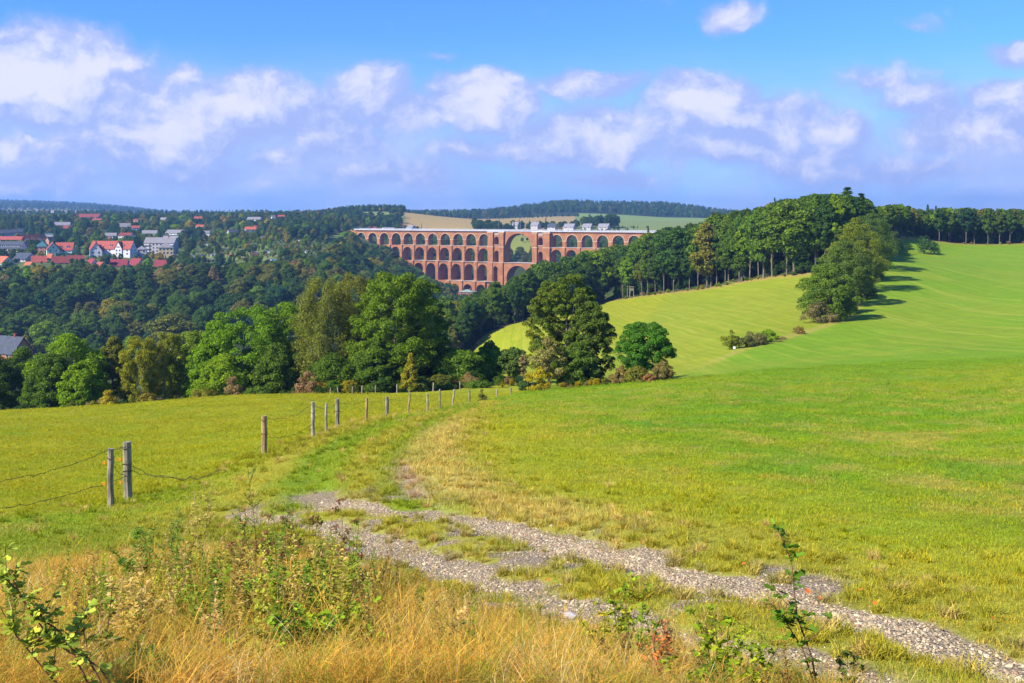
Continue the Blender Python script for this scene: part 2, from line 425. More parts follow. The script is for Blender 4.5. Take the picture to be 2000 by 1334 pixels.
        vil = sstep(700, 740, y)*sstep(-0.10, -0.14, u)
        c = lerp(c, np.array([.085,.12,.03]), vil*0.9)
        px = 1000+F*u
        # fields behind the viaduct
        a = (px > 780) & (px < 1430) & (y > 1330) & (y < 2200)
        hay = a & (px < 1120-(y-1400)*0.02+ (y-1500)*0.03)
        c[a] = np.array([.16,.20,.045]); c[hay] = np.array([.31,.225,.075])
        c[(px > 1130) & (px < 1400) & (y > 1900) & (y < 2350)] = np.array([.17,.23,.05])
        c[(px > 640) & (px < 790) & (y > 1480) & (y < 1720)] = C_FIELD
        c[(px > 960) & (px < 1060) & (y > 1180) & (y < 1330)] = np.array([.20,.22,.04])
        rf = (px < 330) & (y > 2300) & (y < 4300)
        c[rf] = np.array([.14,.15,.07]); c[(px > 95) & (px < 150) & (y > 2300) & (y < 3500)] = np.array([.24,.17,.12])
        gl = (px > 395) & (px < 690) & (y > 790) & (y < 1150)
        c[gl] = lerp(np.tile(np.array([.075,.11,.025]), (int(gl.sum()), 1)), np.array([.16,.19,.045]), sstep(.45, .6, fbm(x[gl]*.05, y[gl]*.05, 3)))
    return c, g, dd, mb, tv
GL_PATCH = GL([(600,962),(660,972),(700,985)])

def build_terrain():
    nr, ncl = 960, 620
    r = np.exp(np.linspace(np.log(3.0), np.log(7600.0), nr)); t = np.linspace(-1.15, 1.15, ncl); t = t*(0.55+0.45*np.abs(t)**1.2)
    R, T = np.meshgrid(r, t, indexing='ij')
    Y = R-12.0; X = T*R
    Z = H(X, Y)
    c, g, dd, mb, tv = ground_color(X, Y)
    dr, _ = poly_d(X, Y, RUT_FAR); dn, _ = poly_d(X, Y, RUT_NEAR); da, _ = poly_d(X, Y, RUT_A); db, _ = poly_d(X, Y, RUT_B)
    lim = sstep(80, 50, Y)
    Z -= (0.09*np.exp(-(dr/.5)**2)+0.08*np.exp(-(dn/.5)**2)+0.07*np.exp(-(da/.45)**2)+0.08*np.exp(-(db/.45)**2))*lim
    V = np.stack([X, Y, Z], -1).reshape(-1, 3)
    i = np.arange((nr-1)*(ncl-1)); ri = i//(ncl-1); ci = i % (ncl-1); k = ri*ncl+ci
    Q = np.stack([k, k+1, k+ncl+1, k+ncl], 1)
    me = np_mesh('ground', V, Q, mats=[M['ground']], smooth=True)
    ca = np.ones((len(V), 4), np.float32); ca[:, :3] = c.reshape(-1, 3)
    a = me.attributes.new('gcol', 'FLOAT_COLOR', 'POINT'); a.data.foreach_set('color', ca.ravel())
    a = me.attributes.new('gravel', 'FLOAT', 'POINT'); a.data.foreach_set('value', g.astype(np.float32).ravel())
    o = mobj('ground', me); tag(o, kind='structure', label='rolling meadow ground with gravel farm track, valley and far hills')
    return o

# ------------------------------------------------------------------ materials
M = {}
def mat(name):
    m = bpy.data.materials.new(name); m.use_nodes = True
    return m, NT(m.node_tree)
def out(n, sh, disp=None):
    o = n.n('ShaderNodeOutputMaterial'); n.set(o.inputs[0], sh)
def simple(name, col, rough=0.8, spec=0.2, var=0.12, scale=2.0, metal=0.0, bump=0.0):
    m, n = mat(name)
    tc = n.n('ShaderNodeTexCoord').outputs['Object']
    nz = n.noise(tc, scale, 4, 0.6)
    c = n.mix(1.0, col, n.n('ShaderNodeCombineColor', i_0=n.ramp(nz, .3, .7, 1-var, 1+var), i_1=n.ramp(nz, .3, .7, 1-var, 1+var), i_2=n.ramp(nz, .3, .7, 1-var, 1+var)).outputs[0], 'MULTIPLY')
    p = n.n('ShaderNodeBsdfPrincipled'); n.set(p.inputs['Base Color'], c)
    p.inputs['Roughness'].default_value = rough; p.inputs['Specular IOR Level'].default_value = spec; p.inputs['Metallic'].default_value = metal
    if bump:
        b = n.n('ShaderNodeBump'); b.inputs['Strength'].default_value = bump; b.inputs['Distance'].default_value = 0.02; n.set(b.inputs['Height'], nz)
        n.set(p.inputs['Normal'], b.outputs[0])
    out(n, p.outputs[0]); M[name] = m; return m

def make_ground_mat():
    m, n = mat('ground')
    pos = n.n('ShaderNodeNewGeometry').outputs['Position']
    a = n.n('ShaderNodeAttribute', attribute_name='gcol').outputs['Color']
    gr = n.n('ShaderNodeAttribute', attribute_name='gravel').outputs['Fac']
    sp = n.n('ShaderNodeSeparateXYZ', i_0=pos); Y = sp.outputs[1]
    n1 = n.noise(pos, 3.0, 5, 0.65); n2 = n.noise(pos, 22, 4, 0.7); n3 = n.noise(pos, 0.25, 4, 0.6)
    v = n.m('ADD', n.ramp(n1, .25, .75, .82, 1.18), n.ramp(n2, .3, .7, -.22, .22))
    v = n.m('MULTIPLY', v, n.ramp(n3, .3, .7, .92, 1.08))
    grass = n.v('SCALE', a, v)
    # mowing streaks: stretched noise following the swaths
    def streak(ang, cross, along, seed):
        mp = n.n('ShaderNodeMapping'); n.set(mp.inputs[0], n.v('ADD', pos, n.v('SCALE', n.v('SUBTRACT', n.noise(pos, 0.012, 2, 0.5, out=1), (.5,.5,.5)), 9.0)))
        mp.inputs['Rotation'].default_value = (0, 0, radians(ang)); mp.inputs['Scale'].default_value = (cross, along, 0)
        mp.inputs['Location'].default_value = (seed, 0, 0)
        return n.noise(mp.outputs[0], 1.0, 4, 0.65)
    s1 = streak(-38, 0.9, 0.012, 3.0); s2 = streak(-22, 0.8, 0.010, 9.0)
    farm = n.m('MULTIPLY', n.ramp(Y, 105, 135, 0, 1), n.ramp(Y, 520, 480, 0, 1))
    side = n.ramp(n.m('SUBTRACT', sp.outputs[0], n.m('MULTIPLY', Y, 0.33)), -6, 6, 0, 1)
    st = n.m('ADD', n.m('MULTIPLY', s1, n.m('SUBTRACT', 1.0, side)), n.m('MULTIPLY', s2, side))
    grass = n.mix(n.m('MULTIPLY', farm, n.ramp(st, .50, .66, 0, .45)), grass, (.33, .32, .04))
    grass = n.mix(n.m('MULTIPLY', farm, n.ramp(st, .48, .34, 0, .45)), grass, (.11, .205, .005))
    # gravel: pale stones in darker grit
    vo = n.n('ShaderNodeTexVoronoi'); n.set(vo.inputs['Vector'], pos); vo.inputs['Scale'].default_value = 38
    vo2 = n.n('ShaderNodeTexVoronoi'); n.set(vo2.inputs['Vector'], pos); vo2.inputs['Scale'].default_value = 90
    hsv = n.n('ShaderNodeSeparateColor', i_0=vo.outputs['Color'])
    stone = n.mix(hsv.outputs[0], (.35,.265,.155), (.58,.475,.305))
    stone = n.mix(n.ramp(hsv.outputs[1], .82, .9), stone, (.30,.20,.12))
    stone = n.v('SCALE', stone, n.ramp(vo.outputs['Distance'], .1, .65, 1.15, .45))
    hs2 = n.n('ShaderNodeSeparateColor', i_0=vo2.outputs['Color'])
    stone = n.mix(n.ramp(hs2.outputs[0], .5, .55, 0, .6), stone, n.v('SCALE', (.40,.32,.22), n.ramp(vo2.outputs['Distance'], .1, .6, 1.1, .5)))
    gm = n.ramp(n.m('ADD', gr, n.m('MULTIPLY', n.m('SUBTRACT', n2, .5), 0.9)), .38, .55, 0, 1)
    col = n.mix(gm, grass, stone)
    p = n.n('ShaderNodeBsdfPrincipled'); n.set(p.inputs['Base Color'], col)
    p.inputs['Roughness'].default_value = 0.95; p.inputs['Specular IOR Level'].default_value = 0.1
    b = n.n('ShaderNodeBump'); b.inputs['Strength'].default_value = 0.8; b.inputs['Distance'].default_value = 0.04
    hh = n.m('ADD', n.m('MULTIPLY', n2, 0.8), n.m('MULTIPLY', gm, n.m('MULTIPLY', vo.outputs['Distance'], -0.8)))
    n.set(b.inputs['Height'], hh); n.set(p.inputs['Normal'], b.outputs[0])
    out(n, p.outputs[0]); M['ground'] = m
make_ground_mat()

def leaf_mat(name, inst=False, trans=0.30, island=0.35, rough=0.6, attr='tint', spec=0.06):
    m, n = mat(name)
    if inst: col = n.n('ShaderNodeAttribute', attribute_type='INSTANCER', attribute_name=attr).outputs['Color']
    else: col = n.n('ShaderNodeObjectInfo').outputs['Color']
    g = n.n('ShaderNodeNewGeometry'); r = g.outputs['Random Per Island']
    oi = n.n('ShaderNodeObjectInfo').outputs['Random']
    v = n.ramp(r, 0, 1, 1-island, 1+island, smooth=False)
    c = n.v('SCALE', col, v)
    c = n.v('MULTIPLY', c, (1.12, 1.06, 1.0))
    yel = n.mix(n.ramp(r, .80, 1.0, 0, .35), c, n.v('MULTIPLY', c, (1.8, 1.15, .8)))
    yel = n.mix(0.12, yel, n.v('MULTIPLY', yel, n.n('ShaderNodeCombineXYZ', i_0=n.m('ADD', oi, .5), i_1=1.0, i_2=1.0).outputs[0]))
    p = n.n('ShaderNodeBsdfPrincipled'); n.set(p.inputs['Base Color'], yel)
    p.inputs['Roughness'].default_value = rough; p.inputs['Specular IOR Level'].default_value = spec
    tr = n.n('ShaderNodeBsdfTranslucent'); n.set(tr.inputs[0], n.v('MULTIPLY', yel, (1.25, 1.15, .6)))
    mx = n.n('ShaderNodeMixShader', i_0=trans, i_1=p.outputs[0], i_2=tr.outputs[0])
    out(n, mx.outputs[0]); M[name] = m; return m
leaf_mat('foliage'); leaf_mat('foliage_mass', inst=True); leaf_mat('blade', inst=True, trans=.28, island=.3, rough=.7)

def bark(name, a, b_, scale=3.0):
    m, n = mat(name)
    tc = n.n('ShaderNodeTexCoord').outputs['Object']
    mp = n.n('ShaderNodeMapping'); n.set(mp.inputs[0], tc); mp.inputs['Scale'].default_value = (1, 1, .25)
    nz = n.noise(mp.outputs[0], scale, 5, .65)
    p = n.n('ShaderNodeBsdfPrincipled'); n.set(p.inputs['Base Color'], n.mix(n.ramp(nz, .35, .65), a, b_))
    p.inputs['Roughness'].default_value = .9; p.inputs['Specular IOR Level'].default_value = .1
    out(n, p.outputs[0]); M[name] = m; return m
bark('bark', (.085,.068,.048), (.19,.165,.13)); bark('birch_bark', (.12,.11,.10), (.55,.53,.50), 4.0)
bark('post_wood', (.13,.115,.075), (.33,.29,.22), 9.0); bark('stem_brown', (.12,.05,.025), (.22,.11,.05), 20.0); bark('stem_green', (.10,.13,.02), (.20,.20,.04), 20.0)
bark('straw_stem', (.34,.24,.08), (.55,.42,.18), 20.0)

def brick_mat(name, a, b_, mortar):
    m, n = mat(name)
    tc = n.n('ShaderNodeTexCoord').outputs['Object']
    n1 = n.noise(tc, 0.16, 5, .65); n2 = n.noise(tc, 1.3, 4, .7)
    sp = n.n('ShaderNodeSeparateXYZ', i_0=tc)
    course = n.noise(n.n('ShaderNodeCombineXYZ', i_0=0.0, i_1=0.0, i_2=n.m('MULTIPLY', sp.outputs[2], 1.6)).outputs[0], 1.0, 3, .7)
    c = n.mix(n.ramp(n1, .35, .65), a, b_)
    c = n.v('SCALE', c, n.m('ADD', n.ramp(n2, .3, .7, .85, 1.12), n.ramp(course, .35, .65, -.10, .10)))
    st = n.noise(n.n('ShaderNodeMapping', i_0=tc, i_3=(.8,.8,.05)).outputs[0], 1.0, 4, .6)
    c = n.mix(n.ramp(st, .55, .75, 0, .35), c, mortar)
    p = n.n('ShaderNodeBsdfPrincipled'); n.set(p.inputs['Base Color'], c)
    p.inputs['Roughness'].default_value = .9; p.inputs['Specular IOR Level'].default_value = .15
    out(n, p.outputs[0]); M[name] = m
brick_mat('brick', (.39,.172,.066), (.28,.112,.050), (.18,.10,.075))
brick_mat('brick_old', (.28,.07,.05), (.20,.05,.04), (.16,.06,.05))
simple('stone_trim', (.50,.34,.22), var=.15, scale=.4); simple('granite', (.36,.29,.24), var=.15, scale=.3)
simple('white_rail', (.46,.47,.50), var=.06, scale=.2)
simple('plaster_white', (.62,.60,.58), var=.05, scale=.4); simple('plaster_cream', (.62,.46,.24), var=.06, scale=.4); simple('plaster_grey', (.40,.37,.36), var=.08, scale=.4)
simple('plaster_mint', (.40,.55,.42), var=.06, scale=.4); simple('plaster_ochre', (.55,.30,.10), var=.08, scale=.4); simple('plaster_terracotta', (.46,.19,.09), var=.08, scale=.4)
def tile_mat(name, col):
    m, n = mat(name)
    tc = n.n('ShaderNodeTexCoord').outputs['Object']
    wv = n.n('ShaderNodeTexWave', i_0=tc); wv.bands_direction = 'Z'; wv.inputs['Scale'].default_value = 1.1; wv.inputs['Distortion'].default_value = .6
    nz = n.noise(tc, .8, 4, .65)
    c = n.v('SCALE', col, n.m('ADD', n.ramp(nz, .3, .7, .78, 1.15), n.ramp(wv.outputs[1], 0, 1, -.10, .08)))
    p = n.n('ShaderNodeBsdfPrincipled'); n.set(p.inputs['Base Color'], c); p.inputs['Roughness'].default_value = .7; p.inputs['Specular IOR Level'].default_value = .2
    out(n, p.outputs[0]); M[name] = m
for k, c in dict(roof_red=(.33,.075,.048), roof_crimson=(.23,.035,.042), roof_brown=(.20,.045,.035), roof_slate=(.055,.065,.085), roof_grey=(.21,.20,.20), roof_orange=(.46,.12,.05),
                 roof_teal=(.05,.13,.14), roof_green=(.22,.30,.24), roof_pale=(.22,.215,.225)).items(): tile_mat(k, c)
simple('glass_dark', (.03,.035,.045), rough=.15, spec=.5, var=.2); simple('frame_white', (.7,.7,.7), var=.03); simple('wood_brown', (.16,.085,.045), var=.2)
simple('wood_dark', (.06,.045,.04), var=.2); simple('wire', (.05,.04,.035), rough=.6, var=.3, scale=20); simple('insulator_orange', (.75,.30,.01), rough=.4, var=.05)
simple('metal_grey', (.30,.31,.32), var=.1); simple('sheet_blue', (.05,.25,.40), var=.1); simple('sign_white', (.8,.8,.78), var=.03)
simple('leaf_orange', (.50,.13,.02), var=.3, scale=30); simple('flower_brown', (.21,.085,.035), var=.3, scale=60); simple('asphalt_grey', (.16,.16,.17), var=.1)
def rock_mat():
    m, n = mat('pebble')
    r = n.n('ShaderNodeObjectInfo').outputs['Random']
    tc = n.n('ShaderNodeTexCoord').outputs['Object']
    c = n.mix(n.ramp(r, 0, 1, 0, 1, False), (.29,.22,.13), (.60,.49,.31))
    c = n.mix(n.ramp(n.m('FRACT', n.m('MULTIPLY', r, 7.3)), .72, .8), c, (.30,.19,.12))
    c = n.v('SCALE', c, n.ramp(n.noise(tc, 3, 3), .3, .7, .8, 1.2))
    p = n.n('ShaderNodeBsdfPrincipled'); n.set(p.inputs['Base Color'], c); p.inputs['Roughness'].default_value = .85; p.inputs['Specular IOR Level'].default_value = .2
    out(n, p.outputs[0]); M['pebble'] = m
rock_mat()

ground = build_terrain()

# ------------------------------------------------------------------ scatter of uncountable stuff by geometry nodes
def proto_collection(name, meshes):
    c = bpy.data.collections.new(name)            # never linked to the scene: only a source for instances
    for i, me in enumerate(meshes):
        c.objects.link(bpy.data.objects.new('%s_%03d' % (name, i), me))
    return c
def scatter(name, pts, rot, scl, idx, tint, coll, label, cat):
    n = len(pts)
    me = bpy.data.meshes.new(name); me.vertices.add(n); me.vertices.foreach_set('co', np.asarray(pts, np.float32).ravel())
    me.attributes.new('rot', 'FLOAT_VECTOR', 'POINT').data.foreach_set('vector', np.asarray(rot, np.float32).ravel())
    scl = np.asarray(scl, np.float32)
    if scl.ndim == 1: scl = np.repeat(scl[:, None], 3, 1)
    me.attributes.new('scl', 'FLOAT_VECTOR', 'POINT').data.foreach_set('vector', scl.ravel())
    me.attributes.new('idx', 'INT', 'POINT').data.foreach_set('value', np.asarray(idx, np.int32))
    t4 = np.ones((n, 4), np.float32); t4[:, :3] = tint
    me.attributes.new('tint', 'FLOAT_COLOR', 'POINT').data.foreach_set('color', t4.ravel())
    o = mobj(name, me); tag(o, label, cat, kind='stuff')
    ng = bpy.data.node_groups.new(name, 'GeometryNodeTree')
    ng.interface.new_socket('Geometry', in_out='INPUT', socket_type='NodeSocketGeometry')
    ng.interface.new_socket('Geometry', in_out='OUTPUT', socket_type='NodeSocketGeometry')
    N = ng.nodes; Lk = ng.links.new
    gi = N.new('NodeGroupInput'); go = N.new('NodeGroupOutput')
    ci = N.new('GeometryNodeCollectionInfo'); ci.inputs[0].default_value = coll; ci.inputs[1].default_value = True; ci.inputs[2].default_value = True
    ip = N.new('GeometryNodeInstanceOnPoints')
    def att(nm, tp):
        a = N.new('GeometryNodeInputNamedAttribute'); a.data_type = tp; a.inputs[0].default_value = nm; return a.outputs[0]
    Lk(gi.outputs[0], ip.inputs['Points']); Lk(ci.outputs[0], ip.inputs['Instance']); ip.inputs['Pick Instance'].default_value = True
    Lk(att('idx', 'INT'), ip.inputs['Instance Index']); Lk(att('rot', 'FLOAT_VECTOR'), ip.inputs['Rotation']); Lk(att('scl', 'FLOAT_VECTOR'), ip.inputs['Scale'])
    Lk(ip.outputs[0], go.inputs[0])
    md = o.modifiers.new('scatter', 'NODES'); md.node_group = ng
    return o

# ------------------------------------------------------------------ plants
def unit(v): return v/np.maximum(np.linalg.norm(v, axis=-1, keepdims=True), 1e-9)
def leaf_cards(rs, C, N, size, aspect=0.62, fold=0.18):
    """diamond leaf-sized faces; returns V, quads"""
    n = len(C); N = unit(N); r = unit(rs.randn(n, 3)); T = unit(np.cross(N, r)); B = np.cross(N, T)
    s = (size*(0.65+0.7*rs.rand(n)))[:, None]
    a = C+T*s; c = C-T*s; b = C+B*s*aspect-N*s*fold; d = C-B*s*aspect-N*s*fold
    V = np.stack([a, b, c, d], 1).reshape(-1, 3)
    Q = np.arange(4*n).reshape(n, 4)
    return V, Q
PROF = {
 'round': lambda q: np.sqrt(np.clip(1-(2*q-1)**2, 0, 1))**0.85,
 'egg':   lambda q: np.sin(pi*np.clip(q, 0, 1)**0.72)**0.75,
 'wide':  lambda q: np.clip(np.sin(pi*np.clip(q*0.9+0.1, 0, 1)**0.9), 0, 1)**0.55,
 'column':lambda q: np.clip(np.sin(pi*np.clip(q*.93+.07, 0, 1)**0.8), 0, 1)**0.5,
 'full':  lambda q: np.clip(1-np.abs(2*(q*.93+.04)-1)**2.8, 0, 1)**.5,
 'dome':  lambda q: np.sqrt(np.clip(1-q**2.2, 0, 1)),
 'cone':  lambda q: np.clip(1-q, 0, 1)**0.8,
}
def crown(seed, h, r, z0, nclu, nleaf, ls, prof='round', cr=(.20, .36), flat=.8, lump=.22, hang=0.0, jit=.65, fill=.2, sparse=0.0):
    rs = np.random.RandomState(seed)
    q = rs.rand(nclu*3); pr = PROF[prof](q); keep = rs.rand(len(q)) < (pr*0.85+.15); q = q[keep][:nclu]; pr = pr[keep][:nclu]; nclu = len(q)
    th = rs.rand(nclu)*2*pi
    p1, p2, p3 = rs.rand(3)*6.28
    mod = 1+lump*(np.sin(2*th+p1+3*q)+.6*np.sin(5*th+p2-5*q)+.4*np.sin(9*q+p3))/1.6
    rad = r*pr*mod*np.sqrt(fill+(1-fill)*rs.rand(nclu))
    rc = r*(cr[0]+(cr[1]-cr[0])*rs.rand(nclu))
    rad = np.maximum(rad-rc*0.5, 0)
    zz = z0+rc*.5+q*(h-z0-rc*1.0)
    Cc = np.stack([rad*np.cos(th), rad*np.sin(th), zz], 1)
    if sparse: rc = rc*(1-sparse*rs.rand(nclu))
    wgt = rc**2; cnt = np.maximum((nleaf*wgt/wgt.sum()).astype(int), 3)
    ci = np.repeat(np.arange(nclu), cnt); n = len(ci)
    d = unit(rs.randn(n, 3)); d[:, 2] = np.where((d[:, 2] < -.25) & (rs.rand(n) < .75), -d[:, 2], d[:, 2])
    rr = rc[ci]*(.55+.5*rs.rand(n)**.6)
    pos = Cc[ci]+d*rr[:, None]*np.array([1, 1, flat])
    if hang > 0: pos[:, 2] -= hang*rs.rand(n)**1.5*rc[ci]*2.4
    axis = np.array([0, 0, z0+(h-z0)*.4]); outw = unit(pos-axis)
    N = d*1.0+outw*.55+rs.randn(n, 3)*jit+np.array([0, 0, .25])
    pos[:, 2] = np.maximum(pos[:, 2], .05)
    V, Q = leaf_cards(rs, pos, N, ls)
    return V, Q, Cc
def trunk_mb(seed, h, r0, Cc, limbs=10, lean=0.0, split=0.45, n=7, multi=1):
    rs = random.Random(seed); mb = MB()
    for k in range(multi):
        ox, oy = (rs.uniform(-1, 1)*r0*3*(multi > 1), rs.uniform(-1, 1)*r0*3*(multi > 1))
        tx, ty = rs.uniform(-.03, .03)*h+lean+ox*1.5, rs.uniform(-.03, .03)*h+oy*1.5
        H_ = h*(.86 if k == 0 else rs.uniform(.6, .8))
        pts = [(ox+(tx-ox)*q**1.3+rs.uniform(-1, 1)*r0*.5*(q > 0), oy+(ty-oy)*q**1.3+rs.uniform(-1, 1)*r0*.5*(q > 0), H_*q-.25*(q == 0)) for q in (0, .08, .25, .45, .65, .85, 1)]
        mb.tube(pts, [r0*1.35, r0, r0*.86, r0*.68, r0*.45, r0*.25, r0*.06], n=n)
    idx = list(range(len(Cc))); rs.shuffle(idx)
    for i in idx[:limbs]:
        c = Cc[i]; zs = max(h*.12, min(c[2]*rs.uniform(.45, .75), H_*.8)); q = zs/H_
        s = Vector((tx*q**1.3, ty*q**1.3, zs)); e = Vector(c); m_ = (s+e)/2+Vector((0, 0, -abs(e.z-s.z)*.12+.1))
        rr = r0*.42*(1-q*.6)
        mb.tube([s, m_, e], [rr, rr*.6, rr*.15], n=5, cap=False)
    return mb

def spruce_mesh(seed, h, r, n_leaf=2200, ls=.35):
    rs = np.random.RandomState(seed)
    q = rs.rand(n_leaf)**1.35; z = h*(.04+.95*q)
    lay = np.round(z/(h*.055))*(h*.055); z = lay*.75+z*.25
    R = r*(1-z/h)**.85*(.75+.35*rs.rand(n_leaf)); th = np.round(rs.rand(n_leaf)*13)/13*2*pi+rs.randn(n_leaf)*.12+z*1.7
    k = np.sqrt(rs.rand(n_leaf)*.85+.15); rr = R*k
    pos = np.stack([rr*np.cos(th), rr*np.sin(th), z-rr*.28+.1*rs.randn(n_leaf)], 1)
    N = np.stack([np.cos(th)*.6, np.sin(th)*.6, np.ones(n_leaf)], 1)+rs.randn(n_leaf, 3)*.4
    return leaf_cards(rs, pos, N, ls, .45, .3)
def cone_trunk(h, r0):
    mb = MB(); mb.tube([(0, 0, -.2), (0, 0, h*.5), (0, 0, h*.97)], [r0, r0*.6, r0*.08], n=6); return mb

# ---- prototype meshes for woodland trees, about 15 m tall
BRD = []      # (crown mesh, trunk mesh, height)
for i in range(9):
    prof = ['round', 'egg', 'wide', 'round', 'egg', 'column', 'wide', 'round', 'egg'][i]
    h = 15.0; r = [4.9, 4.4, 5.6, 5.2, 4.0, 3.4, 5.0, 4.6, 4.8][i]; z0 = [3.0, 2.2, 3.6, 2.4, 2.8, 2.0, 4.2, 1.6, 3.0][i]
    V, Q, Cc = crown(100+i, h, r*1.08, z0, 110, 10000, .265, prof, lump=.27, jit=1.0, cr=(.15,.30))
    cm = np_mesh('crown', V, Q, mats=[M['foliage']])
    tm = trunk_mb(100+i, h, .24, Cc, 9).mesh('trunk', M['bark'], True)
    BRD.append((cm, tm, h))
EDGE = []     # trees of the forest edge: bare lower trunk, high crown
for i in range(5):
    h = 20.0; r = [4.6, 4.0, 5.0, 4.2, 4.5][i]
    V, Q, Cc = crown(200+i, h, r, [7.0, 6.2, 7.6, 5.6, 6.6][i], 110, 13000, .275, ['egg', 'column', 'wide', 'egg', 'round'][i], lump=.29, jit=1.0, cr=(.14,.28))
    cm = np_mesh('crown', V, Q, mats=[M['foliage']])
    tm = trunk_mb(200+i, h, .25, Cc, 10, lean=[.4, -.3, .6, 0, -.5][i]).mesh('trunk', M['bark'], True)
    EDGE.append((cm, tm, h))
SPR = []
for i in range(3):
    V, Q = spruce_mesh(300+i, 16, [3.2, 2.7, 3.6][i], 3000, .42)
    SPR.append((np_mesh('crown', V, Q, mats=[M['foliage']]), cone_trunk(16, .22).mesh('trunk', M['bark'], True), 16.0))
def with_mat(me, m_, name):
    c = me.copy(); c.name = name; c.materials.clear(); c.materials.append(m_); return c
def merged(cm, tm, name):
    """crown and trunk as one mesh, for the uncountable masses"""
    nv = len(cm.vertices); V = np.empty(nv*3, np.float32); cm.vertices.foreach_get('co', V)
    L = np.empty(len(cm.loops), np.int32); cm.loops.foreach_get('vertex_index', L)
    tv = [tuple(v.co) for v in tm.vertices]; V = np.concatenate([V.reshape(-1, 3), np.array(tv, np.float32)])
    Q = L.reshape(-1, 4); tq = np.array([tuple(p.vertices) for p in tm.polygons if len(p.vertices) == 4])+nv
    me = np_mesh(name, V, np.concatenate([Q, tq]), mats=[M['foliage_mass'], M['bark']], mi=np.r_[np.zeros(len(Q)), np.ones(len(tq))])
    return me
low = []
for i in range(5):
    V, Q, Cc = crown(400+i, 14, [4.6, 5.0, 4.0, 4.8, 4.4][i], 1.5, 34, 900, .75, ['round', 'wide', 'egg', 'round', 'egg'][i])
    low.append(np_mesh('mass', V, Q, mats=[M['foliage_mass']]))
for i in range(3):
    V, Q = spruce_mesh(420+i, 16, 2.9, 500, .85); low.append(np_mesh('mass', V, Q, mats=[M['foliage_mass']]))
PC_LOW = proto_collection('masslow', low)
PC_MID = proto_collection('massmid', [merged(a, b, 'mass') for a, b, h in BRD]+[merged(a, b, 'mass') for a, b, h in EDGE]+[merged(a, b, 'mass') for a, b, h in SPR])
NB, NE, NS = len(BRD), len(EDGE), len(SPR)
HT_MID = [15.0]*NB+[20.0]*NE+[16.0]*NS

def plant(name, cm, tm, loc, s, rz, col, label, cat, group=None, sx=1.0, cname='crown', tname='trunk'):
    o = empty(name, loc, rz); o.scale = (s*sx, s*sx, s)
    tag(o, label, cat, group)
    c = mobj(cname, cm, o); c.color = (*col, 1)
    if tm is not None: mobj(tname, tm, o)
    return o

# named colours of foliage (linear albedo)
FOL = {'dark': (0.047,0.102,0.014), 'mid': (0.081,0.150,0.012), 'bright': (0.150,0.270,0.008), 'olive': (0.143,0.162,0.020), 'yellow': (0.312,0.276,0.012), 'brown': (0.235,0.185,0.075),
       'blue': (0.034,0.094,0.032), 'rust': (0.247,0.114,0.035), 'pale': (0.221,0.216,0.060), 'lime': (0.195,0.312,0.008)}
WORDS = {'dark': 'dark green', 'mid': 'mid green', 'bright': 'bright green', 'olive': 'olive green', 'yellow': 'yellowing', 'brown': 'brown tinged', 'blue': 'bluish green', 'rust': 'rusty brown', 'pale': 'pale green', 'lime': 'lime green'}
def jcol(c, rs, a=.12):
    f = 1+(rs.random()-.5)*2*a; g = 1+(rs.random()-.5)*a
    return (c[0]*f*g, c[1]*f, c[2]*f)

# ---- hand-placed trees around the near meadow: px, top row, Y, half width px, colour, profile, label, ...
def near_tree(px, ytop, Y, hw, col, prof, label, name='broadleaf_tree', cat='tree', z0f=.16, seed=1, nclu=110, nleaf=15000, ls=.17, hang=0, cr=(.16,.30), lump=.22,
              bk='bark', multi=1, limbs=16, group=None, sparse=0.0, jit=.65, fill=.2, lean=0., flat=.8, r0=None):
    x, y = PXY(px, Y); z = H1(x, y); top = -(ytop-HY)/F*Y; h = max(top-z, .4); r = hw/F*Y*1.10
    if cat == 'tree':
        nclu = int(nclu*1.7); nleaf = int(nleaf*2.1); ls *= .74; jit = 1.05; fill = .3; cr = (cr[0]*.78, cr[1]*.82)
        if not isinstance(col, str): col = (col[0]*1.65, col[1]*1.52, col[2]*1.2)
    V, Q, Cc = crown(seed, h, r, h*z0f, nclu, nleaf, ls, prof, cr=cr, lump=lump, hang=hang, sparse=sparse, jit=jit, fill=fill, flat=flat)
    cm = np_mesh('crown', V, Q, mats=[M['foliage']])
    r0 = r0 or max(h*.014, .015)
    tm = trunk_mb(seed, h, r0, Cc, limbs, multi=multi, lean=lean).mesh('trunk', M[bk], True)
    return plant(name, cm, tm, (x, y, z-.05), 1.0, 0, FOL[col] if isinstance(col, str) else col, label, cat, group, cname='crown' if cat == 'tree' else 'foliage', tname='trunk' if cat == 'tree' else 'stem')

near_tree(-20, 690, 150, 60, 'dark', 'round', 'dark green rounded tree cut off by the left edge of the photo', seed=1, z0f=.05)
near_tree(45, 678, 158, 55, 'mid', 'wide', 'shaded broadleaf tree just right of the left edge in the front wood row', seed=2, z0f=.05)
near_tree(133, 651, 146, 78, 'bright', 'wide', 'round bright green broadleaf tree, leftmost sunlit crown behind the left meadow', seed=3, nleaf=20000, z0f=.06, cr=(.14,.26))
near_tree(100, 690, 140, 48, 'mid', 'dome', 'low green tree beneath the round bright green crown', seed=31, z0f=.03)
near_tree(165, 700, 139, 45, 'bright', 'dome', 'lower bright green tree filling in below the round crown, right side', seed=32, z0f=.03)
near_tree(222, 655, 152, 42, 'olive', 'egg', 'narrow olive grey tree between the round bright tree and the weeping birch', seed=4, z0f=.05)
near_tree(278, 655, 142, 38, (.125,.160,.012), 'full', 'weeping birch with drooping yellow green strands, left of its twin', name='birch_tree', seed=5, hang=.9, cr=(.13,.22), bk='birch_bark', multi=1, z0f=.12, nleaf=14000, ls=.13)
